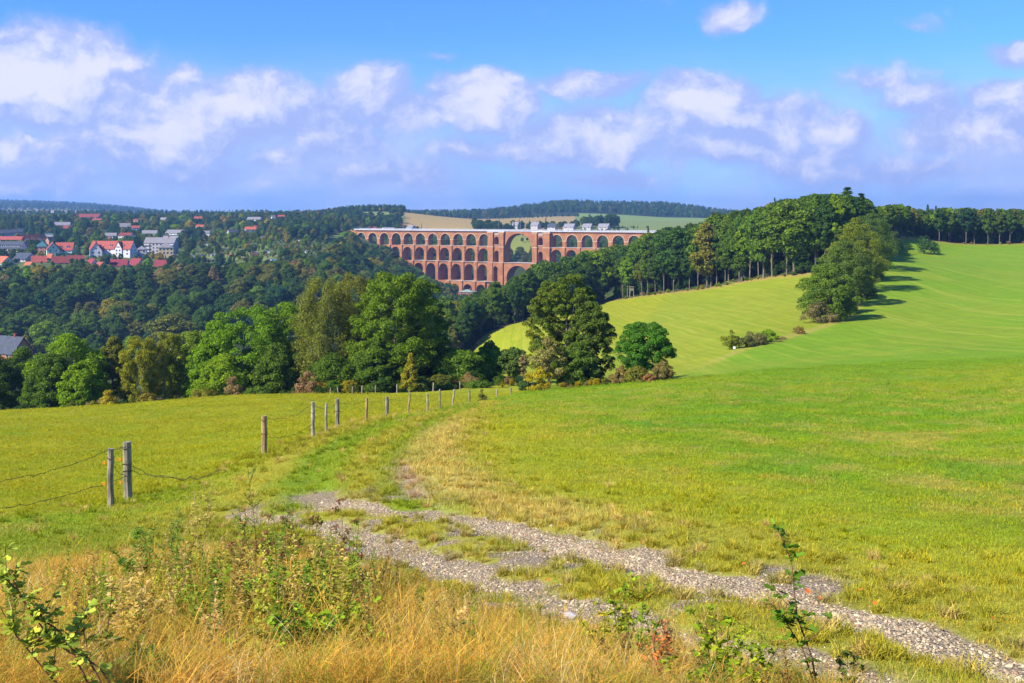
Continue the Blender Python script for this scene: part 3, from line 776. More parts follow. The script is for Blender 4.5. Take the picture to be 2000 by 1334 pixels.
near_tree(322, 648, 145, 36, (.105,.140,.014), 'full', 'weeping birch with darker strands, right half of the left pair', name='birch_tree', seed=6, hang=.9, cr=(.13,.22), bk='birch_bark', z0f=.1, ls=.13)
near_tree(372, 640, 158, 45, (.10,.17,.02), 'round', 'lime green crown peeking out between the birches and the large spreading tree', seed=7, z0f=.05)
near_tree(405, 655, 145, 48, 'bright', 'egg', 'left stem of the large bright green spreading tree group', seed=8, z0f=.04, nleaf=17000)
near_tree(478, 598, 146, 88, (.080,.165,.010), 'full', 'large spreading bright green tree filling the middle of the left wood edge', seed=9, nleaf=30000, nclu=170, z0f=.04, cr=(.11,.21))
near_tree(553, 590, 150, 60, (.075,.155,.009), 'full', 'tall bright green tree leaning on the right of the large spreading tree', seed=10, nleaf=19000, z0f=.04)
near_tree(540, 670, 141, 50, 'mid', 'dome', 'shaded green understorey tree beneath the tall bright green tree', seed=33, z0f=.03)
near_tree(440, 690, 140, 55, 'bright', 'dome', 'low bright green tree in front of the large spreading tree', seed=34, z0f=.03)
near_tree(636, 538, 143, 54, (.100,.130,.024), 'full', 'tall silver barked birch with hanging light green foliage, left of two', name='birch_tree', seed=11, hang=1.0, cr=(.14,.24), bk='birch_bark', nleaf=24000, nclu=150, z0f=.07, ls=.125)
near_tree(698, 527, 148, 46, (.098,.126,.022), 'full', 'tall slender birch rising between the left birch and the big maple', name='birch_tree', seed=12, hang=.9, cr=(.15,.24), bk='birch_bark', nleaf=22000, nclu=130, z0f=.10, ls=.125)
near_tree(650, 690, 139, 55, 'mid', 'dome', 'green young tree at the foot of the tall birches', seed=35, z0f=.03)
near_tree(770, 533, 140, 82, (.066,.125,.009), 'full', 'big dark maple with sunlit top, tallest crown beside the birches', seed=13, nleaf=34000, nclu=170, z0f=.08, cr=(.12,.22))
near_tree(826, 545, 147, 44, (.058,.112,.010), 'full', 'dark tree forming the right shoulder of the big maple', seed=14, nleaf=18000, z0f=.06)
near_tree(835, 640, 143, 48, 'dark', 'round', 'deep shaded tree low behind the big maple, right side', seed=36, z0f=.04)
near_tree(735, 660, 137, 50, 'mid', 'dome', 'green leafy young tree at the left foot of the big maple', seed=37, z0f=.03)
near_tree(895, 682, 140, 46, (.060,.130,.012), 'round', 'compact green tree right of the big maple with paler left side', seed=15, z0f=.06)
near_tree(958, 664, 148, 32, (.055,.140,.012), 'egg', 'small upright bright green tree with pointed top near the fence end', seed=16, z0f=.06)
near_tree(925, 690, 155, 45, 'dark', 'round', 'dark small tree between the compact tree and the pointed one', seed=38, z0f=.04)
near_tree(1004, 678, 136, 28, (.055,.095,.020), 'round', 'small open tree on a bare trunk with greyish right side', seed=17, z0f=.25, nleaf=6000, nclu=60)
near_tree(1024, 692, 134, 13, 'brown', 'round', 'thin grey leafless bush crown against the small open tree', name='shrub', cat='shrub', seed=18, z0f=.3, nleaf=900, nclu=20, ls=.10)
near_tree(802, 690, 130, 24, (.16,.165,.012), 'cone', 'yellow green hawthorn standing in front of the dark big maple', name='hawthorn_tree', seed=19, nleaf=5500, nclu=50, z0f=.08, ls=.14)
# tall tree group in the middle and the round tree beside it
near_tree(1106, 531, 124, 58, (.058,.104,.014), 'full', 'tall ragged tree of the centre group, highest crown beside the meadow lane', seed=21, nleaf=26000, nclu=140, z0f=.06, ls=.14, lump=.32, cr=(.12,.22), sparse=.3)
near_tree(1156, 590, 121, 38, (.050,.092,.014), 'full', 'dense dark tree forming the right side of the centre group', seed=22, nleaf=19000, nclu=110, z0f=.05, ls=.14, lump=.28)
near_tree(1072, 560, 127, 36, (.084,.115,.016), 'full', 'olive green tree forming the left side of the centre group', seed=23, nleaf=14000, z0f=.08, ls=.14, lump=.3)
near_tree(1128, 668, 117, 44, (.055,.100,.014), 'dome', 'leafy lower tree at the foot of the centre group', seed=24, nleaf=14000, z0f=.03, ls=.14)
near_tree(1262, 627, 113, 52, (.036,.115,.012), 'full', 'small round leafy green tree standing right of the tall centre group', seed=25, nleaf=20000, nclu=110, z0f=.18, ls=.115, cr=(.14,.22), lump=.12)
SH = [(1073, 655, 115, 34, 'pale', 'egg', 'half bare grey yellow hawthorn with tangled twigs at the left foot of the centre group', 5200, .09, .12),
      (1052, 712, 113, 24, 'yellow', 'dome', 'low yellow green bush left of the half bare hawthorn', 3000, .09, .02),
      (1216, 712, 114, 20, (.22,.17,.05), 'dome', 'tan brown bush between the tall group and the round tree', 3600, .09, .02),
      (1245, 715, 110, 28, (.16,.17,.02), 'dome', 'yellow orange low bush under the round tree, left side', 3000, .085, .02),
      (1292, 700, 110, 22, (.15,.14,.04), 'dome', 'brownish green bush leaning on the right of the round tree', 4200, .085, .02),
      (1268, 728, 107, 13, (.28,.15,.05), 'dome', 'small orange brown bush right under the round tree', 1600, .07, .02),
      (213, 762, 133, 25, 'yellow', 'dome', 'yellow bush at the meadow edge below the olive tree', 3200, .11, .02),
      (182, 783, 132, 18, (.16,.19,.012), 'dome', 'low yellow green bush left of the yellow bush', 1600, .11, .02),
      (287, 765, 133, 20, (.19,.17,.02), 'dome', 'yellow brown bush at the foot of the weeping birches', 2600, .11, .02),
      (398, 757, 131, 32, (.16,.17,.014), 'dome', 'wide yellow green bush left of the brown dry bush', 3600, .11, .02),
      (456, 735, 133, 22, 'brown', 'dome', 'dry brown bush in front of the large spreading tree', 2600, .10, .02),
      (505, 752, 133, 32, 'mid', 'dome', 'green shady bush right of the dry brown bush', 3200, .11, .02),
      (603, 722, 134, 25, (.24,.16,.075), 'dome', 'reddish brown bush left of the birch trunks', 3200, .10, .05),
      (818, 738, 131, 30, (.07,.12,.015), 'dome', 'green bramble bush below the yellow hawthorn', 3200, .11, .02),
      (868, 745, 134, 26, 'dark', 'dome', 'low dark bush between the hawthorn and the compact tree', 2600, .11, .02),
      (930, 742, 133, 30, 'mid', 'dome', 'low green bush below the pointed small tree', 2600, .11, .02),
      (1025, 742, 120, 18, (.05,.10,.02), 'dome', 'low dark green bush right of the small open tree', 1800, .09, .02),
      (941, 758, 98, 10, (.14,.15,.03), 'cone', 'small spindly bush with pale tips at the end of the fence', 900, .06, .02),
      (1428, 642, 168, 18, (.16,.19,.014), 'egg', 'yellow green bush behind the little white sign', 2400, .13, .03),
      (1456, 655, 168, 20, (.085,.11,.02), 'dome', 'dark centre bush of the island in the basin meadow', 2200, .13, .02),
      (1476, 645, 170, 24, (.13,.12,.045), 'dome', 'dry olive brown bush in the middle of the meadow island', 2800, .12, .02),
      (1500, 642, 174, 19, 'bright', 'dome', 'bright green bush at the right end of the meadow island', 2200, .13, .02),
      (1524, 659, 178, 12, 'brown', 'dome', 'tiny brown bush trailing off the meadow island', 900, .11, .02),
      (1560, 636, 186, 12, (.18,.13,.03), 'dome', 'small tan bush on the grassy ridge between the fields', 800, .11, .02),
      (1600, 588, 205, 32, (.17,.145,.055), 'dome', 'pale brown half bare bush in front of the hedge end tree', 3800, .13, .02),
      (1741, 464, 425, 28, (.045,.085,.020), 'dome', 'flat dark bush on the hill crest right of the hedge', 2600, .26, .0),
      (1813, 457, 430, 24, (.040,.100,.022), 'dome', 'round dark green bush alone on the hill crest', 2600, .26, .0)]
for i, (px, yt, Y, hw, col, pf, lab, nl, ls, z0) in enumerate(SH):
    near_tree(px, yt, Y, hw, col, pf, lab, name='shrub', cat='shrub', seed=500+i, nleaf=nl, nclu=34, ls=ls, z0f=z0, multi=3, limbs=16, cr=(.2,.34), r0=.03, lump=.25)
HG = [(1618, 512, 208, 50, (.060,.120,.014), 'wide', 'leafy green tree at the near end of the field hedge', 16000),
      (1648, 470, 236, 46, (.060,.100,.018), 'round', 'second tree from the near end of the field hedge, greyish green', 15000),
      (1672, 425, 262, 48, (.085,.125,.012), 'wide', 'sunlit yellow green tree midway along the field hedge', 15000),
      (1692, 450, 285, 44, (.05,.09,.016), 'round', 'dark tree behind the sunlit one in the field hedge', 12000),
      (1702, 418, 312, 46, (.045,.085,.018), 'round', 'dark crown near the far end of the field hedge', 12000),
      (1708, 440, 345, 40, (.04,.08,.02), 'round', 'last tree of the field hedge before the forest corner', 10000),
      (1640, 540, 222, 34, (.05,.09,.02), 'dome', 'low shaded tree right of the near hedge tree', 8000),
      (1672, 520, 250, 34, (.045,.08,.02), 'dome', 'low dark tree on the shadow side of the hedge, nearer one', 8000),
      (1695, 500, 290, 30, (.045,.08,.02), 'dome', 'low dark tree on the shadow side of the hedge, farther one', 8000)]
for i, (px, yt, Y, hw, col, pf, lab, nl) in enumerate(HG):
    near_tree(px, yt, Y, hw, col, pf, lab, seed=600+i, nleaf=nl, nclu=110, ls=.20, z0f=.03, multi=2, lump=.25, cr=(.15,.26))

exec_after = []
# ------------------------------------------------------------------ houses (photo px, ridge row, base row, width px, distance)
HOUSES = []   # (px0, px1, y_base, Y) used to keep trees from standing in front
def house(px, yr, yb, wpx, Y, roof, wall, label, rz=0.0, depth=9.0, wf=.5, storeys=2, nw=3, dormers=0, chimneys=1, front_gable=None, group=None, hip=False, name='house', gable_front=False,
          vis=None, gable_wall=None, balconies=False, flat=False):
    s = Y/F; W = wpx*s; x, y = PXY(px, Y)
    zb = -(yb-HY)*s; zt = -(yr-HY)*s; Ht = zt-zb
    HOUSES.append((px-wpx/2, px+wpx/2, (vis or yb), Y))
    o = empty(name, (x, y, zb), radians(rz)); tag(o, label, 'building' if name != 'house' else 'house', group)
    if gable_front: W, depth = depth, W      # local x is always the ridge direction
    rot = pi/2 if gable_front else 0
    ca, sa = cos(rot), sin(rot)
    def T(p): return (p[0]*ca-p[1]*sa, p[0]*sa+p[1]*ca, p[2])
    def bld(mb, nm, ms, par):
        mb.v = [T(p) for p in mb.v]; return mb.build(nm, ms, par)
    h = Ht*wf; D = depth; base = -3.0
    if flat: h = Ht*.93
    # walls as a gabled prism (profile in y-z, extruded along x)
    mb = MB()
    a, b = -D/2, D/2
    if hip or flat: prof = [(a, base), (b, base), (b, h), (a, h)]
    else: prof = [(a, base), (b, base), (b, h), (0, Ht-.15), (a, h)]
    n = len(prof); k = 0
    mb.v = [(-W/2, q, z) for q, z in prof]+[(W/2, q, z) for q, z in prof]
    mb.f = [tuple(range(n-1, -1, -1)), tuple(range(n, 2*n))]+[(i, (i+1) % n, n+(i+1) % n, n+i) for i in range(n)]; mb.mi = [1 if gable_wall else 0]*2+[0]*n
    bld(mb, 'wall', [M[wall], M[gable_wall or wall]], o)
    # roof
    mb = MB(); e = .45; t = .22
    if flat:
        mb.box(-W/2-e, W/2+e, a-e, b+e, h, Ht)
    elif hip:
        ins = min(D/2, W/2)*.95
        lo = [(-W/2-e, a-e, h), (W/2+e, a-e, h), (W/2+e, b+e, h), (-W/2-e, b+e, h)]; r1 = (-W/2+ins, 0, Ht); r2 = (W/2-ins+.01, 0, Ht)
        mb.poly([lo[0], lo[1], r2, r1]); mb.poly([lo[2], lo[3], r1, r2]); mb.poly([lo[1], lo[2], r2]); mb.poly([lo[3], lo[0], r1]); mb.poly(lo[::-1])
    else:
        sl = (Ht-h)/(D/2)
        for sgn in (-1, 1):
            y0, y1 = sgn*(D/2+e), 0.0; z0, z1 = h-e*sl+.05, Ht+.05
            P4 = [(-W/2-e, y0, z0), (W/2+e, y0, z0), (W/2+e, y1, z1), (-W/2-e, y1, z1)]
            if sgn > 0: P4 = P4[::-1]
            up = [(p[0], p[1], p[2]+t) for p in P4]
            mb.poly(up); mb.poly(P4[::-1])
            for i in range(4): mb.poly([P4[i], P4[(i+1) % 4], up[(i+1) % 4], up[i]])
    rf = bld(mb, 'roof', M[roof], o)
    for i in range(chimneys):
        cx = W*(-.25+.5*i/(max(chimneys-1, 1))) if chimneys > 1 else W*.18
        mb = MB(); mb.box(cx-.45, cx+.45, -.3, .5, Ht-1.2, Ht+1.1); mb.box(cx-.55, cx+.55, -.4, .6, Ht+1.1, Ht+1.3)
        bld(mb, 'chimney', M['brick_old'], rf)
    def window(xc, yc, zc, ww, hh, ax):
        fr = MB(); gl = MB(); f_ = .13
        if ax == 'y':
            yy = yc; fr.box(xc-ww/2-f_, xc+ww/2+f_, yy-.05, yy+.05, zc-hh/2-f_, zc+hh/2+f_); gl.box(xc-ww/2, xc+ww/2, yy-.09, yy+.02, zc-hh/2, zc+hh/2)
        else:
            sg = 1 if xc > 0 else -1
            fr.box(xc-.05, xc+.05, yc-ww/2-f_, yc+ww/2+f_, zc-hh/2-f_, zc+hh/2+f_); gl.box(min(xc-.02*sg, xc+.09*sg), max(xc-.02*sg, xc+.09*sg), yc-ww/2, yc+ww/2, zc-hh/2, zc+hh/2)
        f0 = bld(fr, 'window', M['frame_white'], o); bld(gl, 'pane', M['glass_dark'], f0)
    if nw:
        fh = (h-.4)/storeys
        wh = min(1.5, fh*.5)
        nx = nw if not gable_front else max(2, int(nw*.7))
        if W > 5:
            for st in range(storeys):
                for i in range(nx):
                    xc = -W/2+W*(i+.5)/nx
                    if gable_front and i > 1: break
                    window(xc, -D/2, .3+fh*(st+.55), min(1.3, W/nx*.45), wh, 'y')
        vx = -W/2 if gable_front else (W/2 if rz < 0 else -W/2)
        ng = 2 if not gable_front else nw
        for st in range(storeys):
            for i in range(ng):
                yc = -D/2+D*(i+.5)/ng
                window(vx, yc, .3+fh*(st+.55), min(1.2, D/ng*.4), wh, 'x')
        if not hip and not flat and Ht-h > 3: window(vx, 0, h+(Ht-h)*.3, 1.1, 1.2, 'x')
    if balconies:
        for st in range(storeys):
            z = h*(st+.35)/storeys
            for q in (-.40, .40):
                mb = MB(); mb.box(W*q-W*.09, W*q+W*.09, -D/2-1.1, -D/2-.06, z, z+1.0); bld(mb, 'balcony', M['plaster_white'], o)
    for i in range(dormers):
        xc = -W/2+W*(i+.7)/(dormers+.4); sl = (Ht-h)/(D/2); zz = h+(Ht-h)*.28; yf = -D/2+(zz-h)/sl
        mb = MB(); dw = min(1.1, W/dormers*.28)
        mb.box(xc-dw, xc+dw, yf-.2, yf+2.2, zz, zz+1.5); mb.box(xc-dw-.2, xc+dw+.2, yf-.45, yf+2.6, zz+1.5, zz+1.7, 1)
        d = bld(mb, 'dormer', [M['plaster_white'], M[roof]], rf)
        mb = MB(); mb.box(xc-dw*.7, xc+dw*.7, yf-.28, yf-.19, zz+.3, zz+1.2); bld(mb, 'window', M['glass_dark'], d)
    if front_gable is not None:
        q, gw = front_gable; xc = W*q; gw = gw*s; th = Ht*.99
        mb = MB(); y0 = -D/2-.8
        mb.prism([(xc-gw/2, base), (xc+gw/2, base), (xc+gw/2, h), (xc, th-.1), (xc-gw/2, h)], y0, 0)
        bld(mb, 'gable_wing', M[wall], o)
        mb = MB()
        for sg in (-1, 1):
            p = [(xc+sg*(gw/2+.4), h-.5), (xc, th)]
            q4 = [(p[0][0], y0-.35, p[0][1]), (p[1][0], y0-.35, p[1][1]), (p[1][0], 0, p[1][1]), (p[0][0], 0, p[0][1])]
            if sg < 0: q4 = q4[::-1]
            up = [(v[0], v[1], v[2]+.22) for v in q4]; mb.poly(up[::-1]); mb.poly(q4)
            for i in range(4): mb.poly([q4[i], up[i], up[(i+1) % 4], q4[(i+1) % 4]])
        bld(mb, 'gable_roof', M[roof], o)
        for st in range(storeys):
            for dx in (-.22, .22): window(xc+gw*dx, y0, .3+(h-.4)/storeys*(st+.55), min(1.1, gw*.18), min(1.4, h/storeys*.5), 'y')
        for dx in (-.12, .12): window(xc+gw*dx, y0, h+(Ht-h)*.25, .9, 1.2, 'y')
    return o

house(14, 657, 706, 88, 380, 'roof_slate', 'plaster_terracotta', 'grey roofed house with orange end wall, half hidden at the left edge', rz=-25, depth=9, wf=.42, nw=3, chimneys=2, vis=688)
house(221, 471, 499, 84, 850, 'roof_red', 'plaster_white', 'long white house with red roof and tall front gable, largest in the village', rz=-8, depth=11, wf=.48, storeys=2, nw=7, dormers=3, front_gable=(.22, 15), chimneys=0, vis=499)
house(188, 474, 505, 22, 842, 'roof_red', 'plaster_white', 'white gabled wing at the left end of the long red roofed house, behind a tree', rz=20, depth=9, wf=.5, gable_front=True, nw=2, vis=503)
house(315, 464, 494, 58, 905, 'roof_grey', 'plaster_grey', 'long grey apartment block with balconies at both ends and grey roof', depth=12, wf=.66, storeys=3, nw=8, balconies=True, chimneys=2, vis=494)
house(324, 474, 498, 27, 872, 'roof_grey', 'plaster_cream', 'cream house with hipped grey roof in front of the long grey apartment block', rz=18, depth=12, wf=.62, storeys=2, nw=4, hip=True, chimneys=0, vis=497)
house(277, 480, 502, 18, 860, 'roof_grey', 'plaster_grey', 'small grey house with pyramid roof between the long white house and the apartment block', rz=14, depth=8, wf=.68, storeys=2, nw=2, hip=True, chimneys=0, vis=500)
house(233, 507, 528, 31, 785, 'roof_crimson', 'plaster_white', 'low house with wide crimson roof and white left gable', rz=10, depth=11, wf=.45, nw=3, chimneys=0, vis=520)
house(267, 505, 525, 20, 800, 'roof_crimson', 'plaster_grey', 'small house with pinkish crimson roof right of the wide crimson roof', rz=-15, depth=10, wf=.4, nw=2, chimneys=1, vis=517)
house(315, 508, 528, 21, 795, 'roof_crimson', 'plaster_grey', 'small red roof showing over the wood below the cream house', rz=5, depth=9, wf=.4, nw=2, chimneys=0, vis=519)
house(180, 506, 526, 16, 790, 'roof_crimson', 'plaster_white', 'small dark red roof below the tree in front of the white gabled wing', rz=-30, depth=9, wf=.4, nw=2, vis=515)
house(196, 512, 528, 12, 775, 'roof_red', 'plaster_white', 'tiny bright red roof just left of the wide crimson roof', rz=-20, depth=7, wf=.4, nw=2, chimneys=0, vis=518)
house(103, 473, 498, 22, 850, 'roof_red', 'plaster_mint', 'tall mint white gable house with steep red roof, left half of the pair', rz=28, depth=12, wf=.45, storeys=2, nw=2, gable_front=True, chimneys=0, vis=498)
house(127, 474, 498, 32, 858, 'roof_red', 'plaster_mint', 'mint white house with steep red roof and dormer, right half of the pair', rz=8, depth=10, wf=.42, nw=3, dormers=2, chimneys=0, vis=498)
house(83, 471, 494, 22, 868, 'roof_teal', 'plaster_terracotta', 'terracotta coloured house with dark teal hipped roof', rz=15, depth=12, wf=.55, nw=3, hip=True, chimneys=0, vis=494)
house(22, 472, 491, 52, 870, 'roof_slate', 'plaster_white', 'long white building with dark slate roof and a row of dormers at the left edge', rz=-6, depth=12, wf=.30, storeys=1, nw=8, dormers=6, chimneys=0, vis=489)
house(51, 468, 490, 10, 885, 'roof_slate', 'plaster_ochre', 'narrow ochre house end behind the long slate roofed building', rz=30, depth=9, wf=.6, gable_front=True, nw=2, chimneys=0, vis=489)
house(20, 462, 475, 50, 960, 'roof_red', 'brick', 'low brick factory wing with long red roof above the slate roofed building', rz=0, depth=9, wf=.55, storeys=1, nw=9, chimneys=0, vis=472)
for i, (p, lab) in enumerate([(48, 'leftmost'), (60, 'second from left'), (73, 'third from left'), (84, 'rightmost')]):
    house(p, 456, 471, 12.5, 965-i*3, 'roof_red', 'brick', '%s of four red brick gables in the old factory row' % lab, rz=24, depth=9, wf=.6, gable_front=True, nw=2, storeys=2, chimneys=0, vis=470, group='brick factory gables')
house(102, 456, 463, 26, 1000, 'sheet_blue', 'metal_grey', 'flat blue roofed hall beside the brick factory gables', depth=10, flat=True, nw=0, chimneys=0, name='warehouse', vis=462)
house(99, 463, 474, 10, 955, 'roof_slate', 'plaster_terracotta', 'little dark roofed house right of the brick gables', rz=-25, depth=8, wf=.5, nw=2, gable_front=True, chimneys=0, vis=473)
for i, (p, yr, lab) in enumerate([(3, 450, 'first'), (14, 449, 'second'), (25, 448, 'third'), (36, 447, 'fourth')]):
    house(p, yr, yr+11, 13, 1010+4*i, 'roof_slate', 'plaster_grey', '%s slate roof from the left edge in the terrace above the factory' % lab, rz=35, depth=9, wf=.45, nw=2, chimneys=1, vis=yr+10, group='slate roofed terrace')
house(9, 501, 520, 24, 765, 'roof_orange', 'plaster_mint', 'mint walled house with orange red roof at the left edge, above the wood', rz=-32, depth=10, wf=.4, nw=2, gable_front=False, vis=514)
house(50, 494, 515, 34, 785, 'roof_slate', 'plaster_grey', 'grey gabled house with dark blue roof at the top of the wood', rz=-24, depth=12, wf=.45, nw=3, vis=508)
house(76, 500, 520, 26, 770, 'roof_red', 'plaster_ochre', 'house with dark red roof and sunlit yellow gable', rz=26, depth=11, wf=.42, nw=3, gable_wall='plaster_ochre', vis=513)
house(98, 496, 514, 8, 795, 'roof_orange', 'plaster_white', 'small orange dormered roof below the mint gable', rz=0, depth=6, wf=.5, nw=1, chimneys=0, vis=508)
house(119, 501, 521, 30, 772, 'roof_brown', 'plaster_cream', 'house with deep brownish red roof and cream left gable', rz=24, depth=10, wf=.42, nw=3, chimneys=1, vis=513)
house(149, 499, 518, 28, 790, 'roof_brown', 'plaster_cream', 'house with maroon brown roof right of the deep red one', rz=22, depth=11, wf=.42, nw=3, vis=508)
house(57, 512, 524, 12, 755, 'roof_orange', 'plaster_cream', 'tiny orange roof peeping from the wood below the yellow gable', rz=-10, depth=7, wf=.4, nw=1, chimneys=0, vis=516)
house(265, 441, 451, 14, 1130, 'roof_red', 'plaster_white', 'bright white cottage with small red roof above the dark spruce', rz=20, depth=8, wf=.6, nw=2, vis=451)
house(243, 436, 447, 21, 1150, 'roof_grey', 'plaster_white', 'house with broad grey roof left of the bright white cottage', rz=25, depth=12, wf=.35, nw=2, vis=446)
house(266, 427, 438, 12, 1300, 'roof_red', 'plaster_ochre', 'square ochre house above the bright white cottage', depth=9, wf=.8, nw=3, hip=True, chimneys=0, vis=437)
house(174, 418, 429, 46, 1550, 'roof_brown', 'plaster_grey', 'long pale roofed hall on the upper hillside', rz=-4, depth=16, wf=.45, storeys=1, nw=8, chimneys=0, name='barn', vis=428)
house(190, 427, 434, 16, 1350, 'roof_red', 'plaster_white', 'small white house with red roof edge below the long pale hall', rz=10, depth=8, wf=.55, nw=3, vis=433)
house(122, 434, 443, 28, 1220, 'roof_pale', 'plaster_terracotta', 'pale reddish roof among trees above the blue roofed hall', rz=18, depth=12, wf=.35, nw=2, vis=443)
house(131, 441, 450, 14, 1180, 'roof_brown', 'plaster_grey', 'small dusky red roof right of the pale reddish roof', rz=-20, depth=9, wf=.4, nw=2, vis=449)
house(217, 455, 465, 20, 1010, 'roof_grey', 'plaster_white', 'grey roofed bungalow left of the dark spruce, farther one', rz=12, depth=9, wf=.45, nw=3, vis=464)
house(247, 455, 464, 24, 1000, 'roof_brown', 'plaster_white', 'brownish roofed bungalow left of the dark spruce, nearer one', rz=-8, depth=9, wf=.45, nw=4, vis=463)
house(212, 463, 469, 6, 990, 'roof_orange', 'plaster_ochre', 'tiny orange hut above the long white house', depth=5, wf=.6, nw=0, chimneys=0, vis=468)
house(293, 450, 460, 28, 1050, 'roof_grey', 'plaster_grey', 'long grey roof above the apartment block, left one', rz=5, depth=11, wf=.4, nw=4, vis=459)
house(343, 449, 459, 32, 1060, 'roof_grey', 'plaster_white', 'long grey blue roof above the apartment block, right one', rz=-10, depth=11, wf=.4, nw=4, vis=458)
house(336, 459, 466, 30, 970, 'roof_pale', 'plaster_grey', 'low pale roofed garage row right behind the apartment block', depth=7, wf=.5, flat=True, nw=0, chimneys=0, name='garage_row', vis=465)
house(390, 439, 447, 13, 1200, 'roof_orange', 'plaster_cream', 'small house with orange roof at the top of the allotments', rz=25, depth=8, wf=.5, nw=2, vis=446)
house(387, 423, 431, 14, 1400, 'roof_red', 'plaster_white', 'red roofed house on the ridge left of the village skyline trees', rz=15, depth=8, wf=.5, nw=2, vis=430)
house(320, 425, 433, 12, 1400, 'roof_grey', 'plaster_white', 'white house under ridge trees above the grey roofs', rz=-15, depth=8, wf=.5, nw=2, vis=432)
house(497, 424, 433, 26, 1420, 'roof_grey', 'plaster_white', 'long white house on the ridge in the middle of the skyline', rz=-6, depth=9, wf=.5, nw=5, vis=433)
house(534, 421, 431, 7, 1430, 'roof_grey', 'plaster_white', 'tiny white pointed gable on the ridge', rz=40, depth=6, wf=.45, nw=1, chimneys=0, vis=430)
house(549, 420, 427, 12, 1450, 'roof_red', 'plaster_terracotta', 'reddish roof on the ridge right of the pointed gable', rz=15, depth=8, wf=.5, nw=2, vis=426)
house(489, 443, 453, 20, 1180, 'roof_orange', 'plaster_white', 'white house with orange front above the allotments', rz=22, depth=8, wf=.5, nw=2, vis=452)
house(499, 441, 448, 8, 1200, 'roof_crimson', 'plaster_white', 'tiny house with crimson roof behind the orange fronted one', rz=-20, depth=6, wf=.5, nw=1, chimneys=0, vis=446)
house(453, 448, 458, 15, 1120, 'roof_slate', 'plaster_grey', 'blue grey gabled cottage on top of the allotments', rz=35, depth=8, wf=.45, nw=2, vis=457)
house(404, 451, 458, 12, 1110, 'roof_grey', 'plaster_white', 'white fronted cottage at the upper left of the allotments', rz=5, depth=7, wf=.5, nw=2, vis=457)
house(70, 409, 414, 11, 2700, 'roof_grey', 'plaster_white', 'far white farmhouse below the blue wooded hill, left one', depth=10, wf=.6, nw=0, vis=414)
house(104, 411, 416, 12, 2600, 'roof_pale', 'plaster_white', 'far white farmhouse below the blue wooded hill, right one', depth=10, wf=.6, nw=0, vis=416)
# behind the viaduct
house(728, 443, 453, 15, 1290, 'roof_brown', 'plaster_grey', 'dark red roof behind the left end of the bridge deck', rz=-10, depth=10, wf=.4, nw=2, vis=452)
house(758, 444, 453, 22, 1280, 'roof_grey', 'plaster_white', 'grey roof with white left gable just behind the bridge deck', rz=24, depth=9, wf=.5, nw=2, vis=452)
house(803, 440, 452, 15, 1270, 'roof_grey', 'plaster_white', 'white gable house with purple grey roof behind the bridge deck', rz=-38, depth=10, wf=.45, nw=2, vis=451)
for px, w_, yr, Yh, roof, lab in [(1008, 12, 431, 1400, 'roof_pale', 'leftmost pale roofed house of the row behind the bridge'), (1046, 15, 431, 1390, 'roof_pale', 'white gabled house in the row behind the bridge, just right of the great arch'),
                              (1079, 17, 434, 1380, 'roof_slate', 'dark slate roofed house in the row behind the bridge'), (1113, 20, 434, 1370, 'roof_pale', 'wide light grey roofed house in the middle of the row behind the bridge'),
                              (1148, 17, 434, 1370, 'roof_pale', 'light roofed house in front of the round dark trees behind the bridge'), (1180, 20, 434, 1360, 'roof_pale', 'rightmost light roofed house behind the bridge, next to small spruces')]:
    house(px, yr+3, yr+13, w_*1.05, Yh, roof, 'plaster_grey', lab, rz=-28, depth=10, wf=.36, storeys=1, nw=2, vis=yr+11)
house(913, 565, 588, 30, 905, 'roof_green', 'brick_old', 'red brick house with flat hipped grey green roof at the foot of the viaduct', rz=-14, depth=13, wf=.80, storeys=2, nw=4, hip=True, chimneys=1, vis=577)

